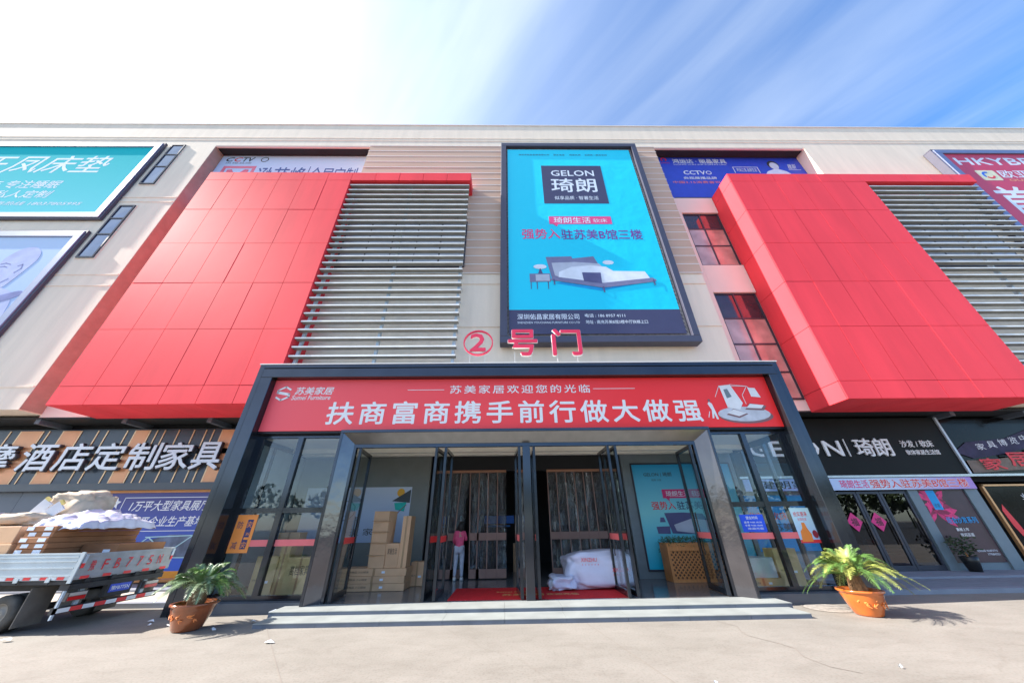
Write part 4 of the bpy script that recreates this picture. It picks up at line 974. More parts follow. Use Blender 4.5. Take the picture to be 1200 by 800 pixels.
def curtain(name, x0, x1, slit, label):
    c = empty(name, ((x0+x1)/2, 12.95, .15), label, 'curtain', 'strip curtains in the inner doorway')
    n = max(1, round((x1-x0)/.34)); w_ = (x1-x0)/n
    for i in range(n):
        a = x0+i*w_; b = a+w_
        mb = MB(); N = 7; rows = 10
        vs = []; 
        def sh(x, z):
            if slit is None: return 0
            k = max(0, 1-abs(x-slit)/.6)*max(0, (3.2-z)/3.0)
            return (-.20 if x < slit else .20)*k
        for j in range(rows):
            z = .17+(3.36-.17)*j/(rows-1)
            for q in range(N):
                x = a+(b-a)*q/(N-1); vs.append((x+sh((a+b)/2, z), 12.95+.025*math.sin(x*23+z*.6)+.01*math.sin(x*61+i), z))
        fs = [(j*N+q, j*N+q+1, (j+1)*N+q+1, (j+1)*N+q) for j in range(rows-1) for q in range(N-1)]
        mb.add(vs, fs); s_ = mb.build('curtain_strip', pvc, c, smooth=True)
        m2 = MB()
        def band(xa, xb, za, zb, y):
            m2.hexa([(xa+sh((a+b)/2, za), y, za), (xb+sh((a+b)/2, za), y, za), (xb+sh((a+b)/2, za), y+.004, za), (xa+sh((a+b)/2, za), y+.004, za), (xa+sh((a+b)/2, zb), y, zb), (xb+sh((a+b)/2, zb), y, zb), (xb+sh((a+b)/2, zb), y+.004, zb), (xa+sh((a+b)/2, zb), y+.004, zb)])
        band(a, a+.035, .17, 1.22, 12.91); band(a, a+.035, 1.44, 2.4, 12.91); band(a, a+.035, 2.4, 3.36, 12.91)
        band(a, b-.004, 1.22, 1.44, 12.905); band(a+.036, b-.004, .17, .42, 12.91)
        m2.build('edge_band', brownband, s_)
    box('head_rail', mat('copper_rail', (.42, .2, .12), .5), c, x0, x1, 12.88, 12.99, 3.361, 3.44)
    return c
curtain('strip_curtain', -2.72, -.05, -1.50, 'clear strip curtain with brown bands parted around the person in pink')
curtain('strip_curtain', .36, .42+.30, None, 'narrow clear strip curtain just behind the centre post')
curtain('strip_curtain', 1.45, 4.1, None, 'clear strip curtain with brown bands behind the wrapped sofa')
hb = empty('hanging_sign', (-.35, 15.2, 1.6), 'blue hanging shop sign seen dimly behind the strip curtain', 'sign')
box('board', mat('blue_sign_board', (.02, .18, .75), .5), hb, -.95, .25, 15.18, 15.22, 1.72, 2.0); box('foot', mat('blue_base', (.03, .2, .6), .5), hb, -.8, .1, 15.18, 15.22, 1.6, 1.66)  # plain blue board, no glow

# ------------------------------------------------------------------ person
def skin_obj(name, verts, edges, radii, m_, parent, root=0, sub=1):
    me = bpy.data.meshes.new(name); me.from_pydata([tuple(Vector(v)) for v in verts], edges, []); me.materials.append(m_)
    o = link(name, me, None, parent)
    md = o.modifiers.new('skin', 'SKIN'); md.use_smooth_shade = True
    if not me.skin_vertices: me.skin_vertices.new()
    for i, r_ in enumerate(radii):
        me.skin_vertices[0].data[i].radius = (r_, r_) if not isinstance(r_, tuple) else r_
        me.skin_vertices[0].data[i].use_root = (i == root)
    s = o.modifiers.new('sub', 'SUBSURF'); s.levels = sub; s.render_levels = sub
    return o
PB = (-1.60, 12.72, .146)
pe = empty('person', PB, 'person in pink hoodie and light grey trousers seen from behind at the curtain', 'person')
skinm = mat('skin', (.48, .30, .22), .6); pinkh = mat('pink_hoodie', (.72, .09, .20), .8, var=.12, scale=9, bump=.2, bscale=18); greyt = mat('light_grey_trousers', (.45, .48, .58), .8, var=.12, scale=9, bump=.2, bscale=18)
hairm = mat('black_hair', (.012, .009, .008), .5); shoem = mat('white_shoe', (.62, .62, .62), .6)
J = {'pel': (0, 0, .86), 'wai': (0, 0, 1.0), 'che': (0, .02, 1.20), 'nec': (0, .03, 1.36), 'hea': (.01, .06, 1.42), 'top': (.01, .08, 1.52),
     'shl': (-.15, .02, 1.30), 'ell': (-.20, .06, 1.06), 'hal': (-.14, .22, .98), 'fl': (-.12, .28, .98), 'shr': (.15, .02, 1.30), 'elr': (.21, .04, 1.08), 'har': (.18, .18, 1.2), 'fr': (.17, .24, 1.24),
     'hil': (-.09, 0, .84), 'knl': (-.10, .02, .46), 'anl': (-.11, -.01, .09), 'tol': (-.12, .12, .04), 'hir': (.09, 0, .84), 'knr': (.10, .04, .47), 'anr': (.11, .02, .09), 'tor': (.13, .15, .04)}
def sk(name, names, edges, rad, m_, **k): return skin_obj(name, [J[n] for n in names], [(names.index(a), names.index(b)) for a, b in edges], rad, m_, pe, **k)
sk('body', ['pel', 'wai', 'che', 'nec', 'hea', 'top', 'shl', 'ell', 'hal', 'fl', 'shr', 'elr', 'har', 'fr', 'hil', 'knl', 'anl', 'tol', 'hir', 'knr', 'anr', 'tor'],
   [('pel', 'wai'), ('wai', 'che'), ('che', 'nec'), ('nec', 'hea'), ('hea', 'top'), ('che', 'shl'), ('shl', 'ell'), ('ell', 'hal'), ('hal', 'fl'), ('che', 'shr'), ('shr', 'elr'), ('elr', 'har'), ('har', 'fr'), ('pel', 'hil'), ('hil', 'knl'), ('knl', 'anl'), ('anl', 'tol'), ('pel', 'hir'), ('hir', 'knr'), ('knr', 'anr'), ('anr', 'tor')],
   [.10, .09, .11, .05, .085, .07, .05, .038, .028, .02, .05, .038, .028, .02, .07, .05, .035, .03, .07, .05, .035, .03], skinm)
sk('hoodie', ['wai', 'pel', 'che', 'nec', 'shl', 'ell', 'hal', 'shr', 'elr', 'har'], [('wai', 'pel'), ('wai', 'che'), ('che', 'nec'), ('che', 'shl'), ('shl', 'ell'), ('ell', 'hal'), ('che', 'shr'), ('shr', 'elr'), ('elr', 'har')],
   [(.15, .12), (.16, .12), (.165, .125), (.085, .08), .075, .058, .045, .075, .058, .045], pinkh)
sk('trousers', ['pel', 'hil', 'knl', 'anl', 'hir', 'knr', 'anr'], [('pel', 'hil'), ('hil', 'knl'), ('knl', 'anl'), ('pel', 'hir'), ('hir', 'knr'), ('knr', 'anr')], [(.14, .12), .105, .072, .052, .105, .072, .052], greyt)
for s_, a in ((-1, 'anl'), (1, 'anr')):
    x, y, z = J[a]; mb = MB(); mb.lathe((x+PB[0], y+PB[1]+.04, PB[2]), [(.001, 0), (.055, 0), (.06, .04), (.045, .09), (.001, .11)], 12)
    mb.v = [(v[0], PB[1]+y+.04+(v[1]-(PB[1]+y+.04))*2.1, v[2]) for v in mb.v]; mb.build('shoe', shoem, pe, smooth=True)
hm = MB(); hm.lathe((PB[0]+.01, PB[1]+.05, PB[2]+1.30), [(.001, 0), (.05, 0), (.085, .07), (.108, .16), (.10, .25), (.06, .31), (.001, .325)], 16); hm.build('hair', hairm, pe, smooth=True)

# ------------------------------------------------------------------ left shopfront
YS = 13.1
ls = empty('shopfront', (-15, 13.1, .1), 'grey and copper shopfront under the left red box behind the truck', 'shopfront')
box('wall', greytile, ls, -60, -7.62, 13.25, 13.5, .1, 3.0)
tp = MB()
x = -24.0
while x < -8.0:
    tp.box(x+.006, x+1.594, 13.235, 13.25, .12, 2.9); x += 1.6
for i in range(10): 
    MB().box(-23.994+i*1.6, -22.406+i*1.6, 13.232, 13.25, .12, 2.9).build('wall_panel', greytile, ls)
box('ledge', mat('ledge_slate', (.06, .075, .09), .4), ls, -60, -7.62, 12.98, 13.4, 2.92, 3.16)
sg = empty('shop_sign', (-14, 13.1, 3.17), 'grey and copper striped sign board with silver furniture lettering on the left shop', 'sign')
box('sign_frame', greyboard, sg, -60, -7.62, 13.3, 13.4, 3.165, 5.2)
# board layout: (x0,x1,material) measured along the sign
segs = [(-24.0, -21.9, 0), (-21.9, -21.3, 1), (-21.3, -20.6, 0), (-20.6, -20.2, 0), (-20.2, -19.6, 0), (-19.6, -19.2, 0), (-19.2, -18.34, 1), (-18.34, -18.1, 0), (-18.1, -17.56, 0), (-17.56, -16.85, 1), (-16.85, -16.2, 0), (-16.2, -15.83, 0), (-15.83, -15.07, 0), (-15.07, -14.75, 0), (-14.75, -14.18, 1), (-14.18, -13.9, 0), (-13.9, -13.6, 0), (-13.6, -13.05, 0), (-13.05, -12.45, 0), (-12.45, -11.98, 0), (-11.98, -11.68, 0), (-11.68, -11.35, 0), (-11.35, -10.2, 1), (-10.2, -9.0, 0), (-9.0, -7.62, 0)]
for a, b, k in segs:
    box('sign_panel', orangeboard if k else greyboard, sg, a+.03, b-.03, 13.22-.02*k, 13.3, 3.18, 5.12)
for a, b, k in segs: box('gold_strip', goldstrip, sg, a-.022, a+.022, 13.20, 13.3, 3.18, 5.12)
for ch, x0_, w_ in (('摩', -19.75, 1.12), ('·', -18.72, .17), ('酒', -18.25, 1.12), ('店', -16.92, 1.12), ('定', -15.66, 1.14), ('制', -14.33, 1.12), ('家', -13.12, 1.12), ('具', -11.9, 1.04)):
    z0_, z1_ = (3.62, 4.58) if ch != '·' else (4.06, 4.22)
    text('character_side', ch, (x0_-.02, z0_-.03, x0_+w_+.03, z1_+.01), 13.14, sideletter, sg, t=.10, bold=.035)
    text('character', ch, (x0_, z0_, x0_+w_, z1_), 13.035, silver, sg, t=.02, bold=.035)
bp_ = empty('poster', (-12, 13.2, .2), 'blue exhibition hall poster in an orange frame left of the portal', 'poster')
frame_bars(-14.95, -7.75, .18, 2.93, 13.12, 13.22, .09, mat('orange_frame', (.62, .27, .09), .5), bp_)
sheet('print_sheet', fade_mat('indigo_poster', (.03, .12, .62), (.06, .06, .22), 2, .5, 2.6), bp_, -14.86, -7.84, .27, 2.84, 13.18, .02)
yp = 13.157
text('lettering', '1万平大型家具展厅', (-13.45, 2.25, -10.65, 2.58), yp, white, bp_, bold=.02, shear=.15)
text('lettering', '3万平企业生产基地', (-13.35, 1.76, -10.65, 2.08), yp, white, bp_, bold=.02, shear=.15)
lm = MB(); bar2(lm, [(-13.75, 1.62), (-13.75, 2.68), (-9.4, 2.68)], .02, yp); bar2(lm, [(-13.6, 1.63), (-9.2, 1.63)], .02, yp-.004); lm.build('rule', white, bp_)
for sx in (-14.45, -14.0): flat('star', white, bp_, [(sx+(.17 if i % 2 == 0 else .07)*math.sin(i*math.pi/5), 2.50+(.2 if i % 2 == 0 else .1)*math.cos(i*math.pi/5)) for i in range(10)], yp)
flat('building_print', mat('slate_building', (.10, .13, .20), .5, var=.5, scale=3), bp_, [(-13.0, .85), (-12.5, 1.30), (-11.6, 1.52), (-10.2, 1.50), (-9.2, 1.2), (-9.2, .85)], yp)
tm = MB(); bar2(tm, [(-12.9, .9), (-12.3, 1.45), (-11.5, .95), (-10.8, 1.5), (-10.1, .9)], .035, yp-.005); bar2(tm, [(-12.4, 1.45), (-10.2, 1.5)], .03, yp-.007); bar2(tm, [(-13.2, .85), (-9.2, .85)], .03, yp-.009); tm.build('building_print', mat('pale_teal', (.4, .62, .68), .5), bp_)
flat('orange_band', mat('orange_band', (.80, .32, .03), .5), bp_, [(-14.8, .28), (-7.9, .28), (-7.9, .50), (-14.8, .46)], yp)

# ------------------------------------------------------------------ right shopfront
rs = empty('shopfront', (13.5, 13.1, .15), 'black fronted bed shop with glass doors right of the portal', 'shopfront')
box('wall', bluegrey, rs, 8.3, 12.0, 13.3, 13.5, .1, 3.1)
wl_ = MB(); wl_.box(14.78, 15.14, 13.05, 13.4, .15, 2.62); wl_.box(16.95, 17.42, 13.05, 13.4, .15, 2.62); wl_.box(15.14, 16.95, 13.12, 13.4, .15, 2.62); wl_.build('wall', bluegrey, rs)
def glazed(x0, x1, z0, z1, y, parent, nm='door'):
    f = MB(); w_ = .09
    f.box(x0, x0+w_, y, y+.07, z0, z1); f.box(x1-w_, x1, y, y+.07, z0, z1); f.box(x0+w_, x1-w_, y, y+.07, z0, z0+.14); f.box(x0+w_, x1-w_, y, y+.07, z1-.08, z1)
    o = f.build(nm, darkmetal, parent); box('pane', shopglass, o, x0+w_, x1-w_, y+.03, y+.04, z0+.14, z1-.08)
    box('handle', stainless, o, x1-w_-.05, x1-w_-.02, y-.05, y-.02, .9, 1.7)
    return o
glazed(11.15, 11.95, .16, 2.58, 13.1, rs); glazed(11.97, 12.85, .16, 2.58, 13.1, rs); glazed(12.87, 13.72, .16, 2.58, 13.1, rs); glazed(13.74, 14.74, .16, 2.58, 13.1, rs)
ri = MB(); ri.box(8.3, 36, 17.4, 17.5, 0, 5.4); ri.box(8.3, 36, 13.4, 17.5, .02, .12); ri.box(8.3, 36, 13.66, 17.5, 3.3, 3.4); ri.build('shop_room', mat('maroon_dark_room', (.045, .018, .02), .6, var=.3), rs)
# sofa in the shop
so = empty('sofa', (13.6, 14.6, .12), 'dark red sofa inside the shop behind the glass doors', 'sofa')
sm_ = mat('maroon_leather', (.22, .05, .05), .35, var=.2); box('seat', sm_, so, 12.6, 14.6, 14.2, 15.0, .2, .55, bevel=.05); box('backrest', sm_, so, 12.6, 14.6, 14.95, 15.2, .2, 1.0, bevel=.06)
for a in (12.4, 14.6): box('arm', sm_, so, a, a+.2, 14.2, 15.2, .15, .7, bevel=.05)
gsn = empty('shop_sign', (13, 13.1, 3.1), 'black sign board with white bed shop lettering right of the portal', 'sign')
box('board', blackboard, gsn, 8.62, 17.42, 13.0, 13.3, 3.14, 5.28)
box('trim', mat('chrome_trim', (.45, .44, .45), .25, .8), gsn, 8.62, 60, 12.93, 13.05, 3.04, 3.12)
frm = MB(); frm.box(17.43, 17.52, 12.95, 13.3, 3.13, 5.28); frm.build('edge_bar', postm, gsn)
Yg = 12.995
for ch, a, b in (('G', 9.35, 10.05), ('E', 10.2, 10.7), ('L', 10.85, 11.3), ('O', 11.4, 12.1), ('N', 12.34, 13.0)):
    text('character', ch, (a, 3.83, b, 4.38), Yg, white, gsn, t=.05, bold=.03)
box('divider', white, gsn, 13.22, 13.25, Yg-.04, Yg, 3.8, 4.45)
text('character', '琦', (13.56, 3.80, 14.26, 4.46), Yg, white, gsn, t=.05, bold=.03); text('character', '朗', (14.32, 3.80, 14.98, 4.46), Yg, white, gsn, t=.05, bold=.03)
text('lettering', '沙发 / 软床', (15.45, 4.12, 16.75, 4.38), Yg, white, gsn, t=.02, bold=.02); text('lettering', '软体家居生活馆', (15.50, 3.84, 16.82, 4.02), Yg, white, gsn, t=.02, bold=.02)
blu_ = mat('sale_blue_print', (.0, .28, .62), .5)
lb = empty('banner', (13, 13, 2.62), 'thin blue and violet strip banner with red lettering above the shop doors', 'banner')
box('print_sheet', fade_mat('violet_strip', (.36, .48, .82), (.40, .24, .62), 0, 10, 17.3, mid=(.62, .74, .88)), lb, 8.7, 17.34, 12.95, 12.99, 2.62, 3.02)
text('lettering', '琦朗生活', (12.28, 2.69, 13.35, 2.96), 12.945, pinkm, lb, bold=.03)
text('lettering_outline', '强势入驻苏美B馆三楼', (13.42, 2.68, 17.1, 2.97), 12.947, white, lb, bold=.11)
text('lettering', '强势入驻苏美B馆三楼', (13.42, 2.68, 17.1, 2.97), 12.945, redprint, lb, bold=.03)
text('lettering', '健朗家居', (9.3, 2.69, 11.6, 2.96), 12.945, ink, lb, bold=.03)
sp1 = empty('poster', (9.6, 13.25, .8), 'blue sale posters on the wall behind the right glass bay', 'poster')
for a_, b_ in ((8.65, 9.3), (9.4, 10.25), (10.35, 11.05)): box('print_sheet', blu_, sp1, a_, b_, 13.27, 13.295, .75, 2.5); text('lettering', '软床', (a_+.1, 1.7, b_-.1, 1.95), 13.265, redprint, sp1, bold=.03); text('lettering', '苏美', (a_+.1, 1.35, b_-.1, 1.6), 13.265, ink, sp1, bold=.03)
dmm = mat('pink_diamond', (.80, .04, .22), .6)
for cx_ in (12.32, 13.19):
    d_ = empty('door_sticker', (cx_, 13.08, 1.6), 'pink diamond fortune sticker on the '+('left' if cx_ < 13 else 'right')+' glass door of the bed shop', 'sticker', 'pink diamond stickers on the shop doors')
    flat('paper', dmm, d_, [(cx_-.28, 1.6), (cx_, 1.3), (cx_+.28, 1.6), (cx_, 1.9)], 13.095); text('lettering', '福', (cx_-.12, 1.48, cx_+.12, 1.72), 13.089, ink, d_, bold=.03)
fp = empty('poster', (16.0, 13.1, .35), 'dark poster with pink petals and blue lettering beside the shop doors', 'poster')
sheet('print_sheet', mat('plum_poster', (.05, .02, .03), .35, var=.2), fp, 15.16, 16.93, .36, 2.60, 13.115, .02)
petal = mat('pink_petal', (.72, .03, .17), .5, var=.35, scale=5)
petal2 = mat('deep_petal', (.30, .01, .07), .5, var=.35, scale=5)
import itertools
rp2 = random.Random(5)
pet = [(15.5+rp2.uniform(-.1, .12), 1.95+rp2.uniform(-.15, .4), rp2.uniform(.35, .72), rp2.uniform(0, 360)) for _ in range(34)]
for i, (cx_, cz_, L, a) in enumerate(pet):
    ca, sa = math.cos(R(a)), math.sin(R(a)); pts = []
    for u, v in [(0, -.03), (.3, -.13), (.7, -.14), (1, 0), (.7, .14), (.3, .13), (0, .03)]:
        X = cx_+(u*ca-v*sa)*L; Z = cz_+(u*sa+v*ca)*L; pts.append((min(16.9, max(15.17, X)), min(2.58, max(.5, Z))))
    flat('petal_print', petal if i % 3 else petal2, fp, pts, 13.094-i*.0004, .0003)
blu = mat('sky_blue_print', (.0, .30, .66), .5)
sheet('print_panel', blu, fp, 15.46, 15.78, 1.95, 2.59, 13.08, .002)
text('lettering', '沙发', (15.52, 2.02, 15.72, 2.16), 13.076, ink, fp)
text('lettering', '组合沙发系列', (15.65, 1.52, 16.75, 1.72), 13.078, blu, fp, bold=.04)
text('lettering', '震撼上市', (15.8, 1.28, 16.25, 1.38), 13.078, white, fp, bold=.03); text('lettering', '欢迎品鉴', (15.85, 1.12, 16.33, 1.22), 13.078, white, fp, bold=.03)
text('lettering', '招商热线 18238727715', (16.1, .66, 16.8, .73), 13.08, pale, fp); text('lettering', '17796843321', (16.4, .56, 16.82, .62), 13.08, pale, fp)
# planter by the shop poster
def shrub(name, c, r, h, n, label, cat, ml_, group=None):
    o = empty(name, c, label, cat, group)
    mb = MB(); mb.lathe(c, [(.001, 0), (.15, 0), (.2, .28), (.22, .42), (.19, .42), (.17, .36), (.001, .36)], 16); mb.build('pot', mat('black_pot', (.012, .013, .013), .35), o, smooth=True)
    lf = MB()
    for i in range(n):
        p = Vector((random.gauss(0, r*.5), random.gauss(0, r*.5), .45+random.uniform(0, h))) + Vector(c)
        a = Vector((random.uniform(-1, 1), random.uniform(-1, 1), random.uniform(-.2, 1))).normalized()*random.uniform(.08, .15); b = a.orthogonal().normalized()*.03
        lf.add([p, p+a*.5+b, p+a, p+a*.5-b], [(0, 1, 2, 3)])
    lf.build('foliage', ml_, o)
    st_ = MB(); st_.tube((c[0], c[1], c[2]+.3), (c[0], c[1], c[2]+.7), .025, .015, 6); st_.build('stem', wood, o)
    return o
shrub('potted_plant', (15.25, 12.75, .15), .32, .5, 220, 'small dark leafy plant in black pot before the pink petal poster', 'potted plant', mat('dark_leaf', (.03, .06, .02), .5, var=.4, scale=8))
# second shop on the far right
s2 = empty('shopfront', (24, 13.1, .15), 'dark glass shopfront with copper trim at the right edge', 'shopfront')
MB().box(17.55, 36, 13.15, 13.2, 3.13, 5.28).build('upper_glass', blackglass, s2)
g2 = MB(); g2.box(17.62, 17.70, 13.0, 13.1, .15, 2.75); g2.box(17.62, 36, 13.0, 13.1, 2.70, 2.76); g2.build('trim', mat('copper_trim', (.62, .33, .15), .3, .5), s2)
box('lower_glass', blackglass, s2, 17.71, 36, 13.05, 13.09, .35, 2.69); box('sill', bluegrey, s2, 17.55, 36, 13.0, 13.3, .15, .34)
text('lettering', '业主\n专享\n', (18.9, 2.0, 19.6, 2.45), 13.045, pale, s2)
for i in range(4): text('lettering', '沙发软床餐桌', (18.75+.02*i, 1.62-.2*i, 19.75, 1.74-.2*i), 13.045, mat('pale_gold', (.5, .5, .3), .5), s2)
flat('sticker', redprint, s2, [(17.85, 1.9), (17.98, 2.1), (18.12, 1.5), (18.2, 1.0), (18.05, .95), (17.9, 1.4)], 13.046)
# cloth banner hung behind the upper glass
hb2 = empty('banner', (20, 13.0, 3.2), 'beige cloth banner with red characters hung crookedly over the far right shop', 'banner')
bm_ = MB(); N = 16
vs = []
for i in range(N+1):
    u = i/N; x = 17.75+u*5.0; zt = 3.62+.62*u-.12*math.sin(u*3.14*1.5); zb = 3.16+.28*u
    vs += [(x, 13.05+.03*math.sin(u*14), zt), (x, 13.05+.03*math.sin(u*14+.6), zb)]
bm_.add(vs, [(2*i, 2*i+1, 2*i+3, 2*i+2) for i in range(N)]); q_ = bm_.build('cloth_sheet', mat('beige_banner', (.20, .16, .13), .8, var=.15), hb2, smooth=True)
for i, ch in enumerate('家居家'): text('lettering', ch, (18.2+i*1.2, 3.27+.12*i, 19.1+i*1.2, 3.68+.2*i), 13.0, redprint, hb2, bold=.05, shear=-.1)
vp = empty('banner', (20, 13.0, 4.2), 'violet cloth banner with pale characters high over the far right shop', 'banner')
flat('cloth_sheet', mat('violet_cloth', (.035, .028, .075), .7, var=.3), vp, [(17.6, 3.95), (18.3, 4.32), (20.0, 4.45), (21.5, 4.9), (24, 5.1), (24, 4.3), (21.2, 4.2), (19.5, 3.85), (18.2, 3.7)], 13.12)
for i, ch in enumerate('家具博览中心'): text('lettering', ch, (18.6+i*.5, 4.02+.07*i, 18.95+i*.5, 4.26+.08*i), 13.11, pale, vp)
# cable clutter: vertical drop pipe between signs skipped: nothing stands there

# ------------------------------------------------------------------ potted sago palms
leaf_l = mat('frond_green', (.10, .20, .045), .45, var=.4, scale=9)
leaf_y = mat('frond_yellow_green', (.30, .34, .08), .5, var=.4, scale=9)
leaf_p = mat('frond_grey_green', (.17, .25, .13), .4, var=.45, scale=9)
trunkm = mat('fibrous_trunk', (.17, .09, .04), .9, var=.4, scale=25, bump=.6, bscale=40)
soil = mat('dry_soil', (.10, .06, .035), .95, bump=.5, bscale=40)
def frond(c, az, el, L, droop, m_, parent, wd=.17):
    mb = MB(); d = Vector((math.cos(az), math.sin(az), 0)); K = 20
    pts = []
    for i in range(K+1):
        t = i/K
        pts.append(Vector(c) + d*(L*(t*math.cos(el)*(1)+.0)) + Vector((0, 0, L*(math.sin(el)*t - droop*t*t))))
    side = Vector((-d.y, d.x, 0))
    for i in range(K):
        a, b = pts[i], pts[i+1]; n = side*.008
        mb.add([a-n, b-n*.8, b+n*.8, a+n], [(0, 1, 2, 3)])
        for k in (0, .5):
            p = a.lerp(b, k); t = (i+k)/K
            if t < .12: continue
            ln = wd*math.sin(math.pi*min(1, .15+t*.85))**.6*random.uniform(.85, 1.1); tng = (b-a).normalized()
            for s_ in (-1, 1):
                e = (side*s_*.8+tng*.8+Vector((0, 0, .25+random.uniform(-.15, .15)))).normalized()*ln
                w_ = tng*.0058
                mb.add([p-w_, p+w_, p+e*.6+w_*.9, p+e-Vector((0, 0, .03)), p+e*.6-w_*.5], [(0, 1, 2, 3, 4)])
    return mb.build('frond', m_, parent)
def sago(c, lean, label, potm, nf, mats, seed, sc=1.0):
    random.seed(seed)
    o = empty('potted_palm', c, label, 'potted palm', 'glazed pots with sago palms flanking the entrance')
    prof = [(.001, 0), (.21, 0), (.235, .03), (.30, .20), (.345, .34), (.35, .375), (.385, .39), (.385, .425), (.33, .425), (.32, .37), (.001, .36)]
    po_ = MB().lathe(c, prof, 28).build('pot', potm, o, smooth=True)
    MB().lathe((c[0], c[1], c[2]+.362), [(.001, .01), (.31, .004)], 20).build('soil', soil, o)
    dr = MB()
    for i in range(9):
        a = R(-150+i*14+random.uniform(-5, 5)); z = c[2]+.22+random.uniform(-.05, .05); r_ = .312
        for k in range(3):
            aa = a+random.uniform(-.1, .1); dz = random.uniform(-.05, .06)
            p = Vector((c[0]+r_*math.cos(a), c[1]+r_*math.sin(a), z)); q = Vector((c[0]+(r_+.012)*math.cos(aa+.12), c[1]+(r_+.012)*math.sin(aa+.12), z+dz))
            dr.tube(p, q, .016, .004, 5)
    dr.build('painted_plant', mat('pot_motif', (.75, .22, .05), .5), po_)
    tk = MB(); tk.lathe((c[0], c[1], c[2]+.36), [(.13, 0), (.145, .08), (.13, .18), (.11, .27), (.06, .31), (.001, .32)], 16)
    tk.v = [(x+random.uniform(-.012, .012), y+random.uniform(-.012, .012), z) for x, y, z in tk.v]; tk.build('trunk', trunkm, o)
    for i in range(nf):
        az = 2*math.pi*i/nf*2.4+random.uniform(-.2, .2); ring = i/nf
        el = R(78-ring*50+random.uniform(-8, 8)); L = random.uniform(.80, 1.06)*sc*(1-.1*(ring < .3))
        frond((c[0]+.05*math.cos(az), c[1]+.05*math.sin(az), c[2]+.62), az+lean, el, L, .50+.24*ring+random.uniform(-.08, .1), random.choice(mats), o)
    return o
sago((-6.10, 8.12, 0), 0, 'sago palm in a brown glazed pot left of the steps, by the truck', mat('brown_glaze', (.30, .085, .03), .18, var=.3, scale=5, coat=.6), 64, [leaf_l, leaf_p, leaf_p], 11, .92)
sago((7.22, 8.27, 0), 0, 'sago palm in a bright orange glazed pot right of the steps', mat('orange_glaze', (.50, .12, .018), .16, var=.2, scale=4, coat=.7), 64, [leaf_l, leaf_y, leaf_l, leaf_y], 5, 1.12)

# ------------------------------------------------------------------ flatbed truck
TX = -8.45; T0, T1 = 7.85, 9.92
tr_ = empty('flatbed_truck', (-11.5, 8.9, 0), 'white flatbed truck loaded with cartons, its tailgate towards the entrance', 'truck')
bedw_ = mat('white_truck_paint', (.50, .56, .58), .35, var=.1, scale=3, coat=.2); bedg = mat('grey_tailgate', (.36, .36, .37), .45, var=.15, scale=5); blk = mat('black_chassis', (.03, .03, .033), .6, var=.3, scale=6); dirt = mat('dusty_rubber', (.085, .078, .068), .8, var=.3, scale=6)
box('bed_floor', blk, tr_, -12.9, TX-.06, T0+.03, T1-.03, .76, .83)
def side_panel(y, sgn):
    mb = MB(); mb.box(-12.9, TX-.05, y, y+.04, .83, 1.25)
    for z in (.90, 1.03, 1.14, 1.21): mb.box(-12.88, TX-.07, y-.012 if sgn < 0 else y+.04, y+.0 if sgn < 0 else y+.052, z-.012, z+.012)
    mb.box(-12.9, TX-.05, y-.012, y+.05, 1.251, 1.275)
    return mb.build('side_board', bedw_, tr_)
side_panel(T0, -1); side_panel(T1-.04, 1)
tg = MB(); tg.box(TX-.045, TX, T0+.01, T1-.01, .83, 1.26)
for z in (.87, 1.0, 1.12, 1.22): tg.box(TX+.001, TX+.014, T0+.02, T1-.02, z-.012, z+.012)
tgo = tg.build('tailgate', bedg, tr_)
box('corner_post', bedw_, tr_, TX-.05, TX+.02, T0-.012, T0+.009, .78, 1.29)
for i in range(14):
    x = TX-.15-i*.32; box('red_marker', redtape, tr_, x-.13, x, T0-.006, T0-.0005, .838, .885); box('white_marker', white, tr_, x-.29, x-.15, T0-.0055, T0-.0006, .838, .885)
for i in range(5): box('red_marker', redtape, tgo, TX+.0145, TX+.018, T0+.12+i*.42, T0+.28+i*.42, .836, .885)
box('red_marker', redtape, tgo, TX+.0145, TX+.018, T0+.03, T0+.09, 1.02, 1.2); box('red_marker', redtape, tgo, TX+.0145, TX+.018, T1-.08, T1-.03, 1.02, 1.2)
# catches, hinges and rope hooks
for y in (T0+.03, T1-.09): box('catch', postm, tr_, TX+.001, TX+.03, y, y+.05, 1.1, 1.24)
for i in range(7):
    x = TX-.4-i*.6; box('rope_hook', blk, tr_, x-.015, x+.015, T0-.03, T0-.0, .775, .80); box('hinge', bedw_, tr_, x-.06, x+.02, T0-.025, T0-.013, .80, .87)
for i in range(4): box('hinge', blk, tr_, TX-.02, TX+.02, T0+.25+i*.5, T0+.33+i*.5, .77, .84)
for x in (-11.2,): box('stake_post', bedw_, tr_, x, x+.07, T0-.02, T0-.013, .80, 1.27)
def xtext(s, y0, y1, z0, z1, x, m_, par, bold=.0):
    o = text('lettering', s, (y0, z0, y1, z1), 0, m_, par, bold=bold); o0 = base_of(par)
    for v in o.data.vertices:
        w_ = v.co+o0; v.co = Vector((x-w_.y, w_.x, w_.z))-o0
    return o
for i, ch in enumerate('豫FB775N'): xtext(ch, T0+.20+i*.245, T0+.30+i*.245, .96, 1.14, TX+.017, redprint, tgo, .01)
box('chassis_rail', blk, tr_, -12.9, TX-.25, T0+.55, T0+.67, .60, .755); box('chassis_rail', blk, tr_, -12.9, TX-.25, T1-.67, T1-.55, .60, .755)
box('rear_beam', blk, tr_, TX-.2, TX-.02, T0+.05, T1-.05, .66, .755)
ub = MB(); ub.box(TX-.12, TX-.03, T0+.02, T1-.02, .30, .40); ubo = ub.build('underrun_bar', blk, tr_)
for i in range(9): box('red_marker' if i % 2 else 'white_marker', redtape if i % 2 else white, ubo, TX-.029, TX-.025, T0+.06+i*.215, T0+.06+i*.215+.21, .315, .385)
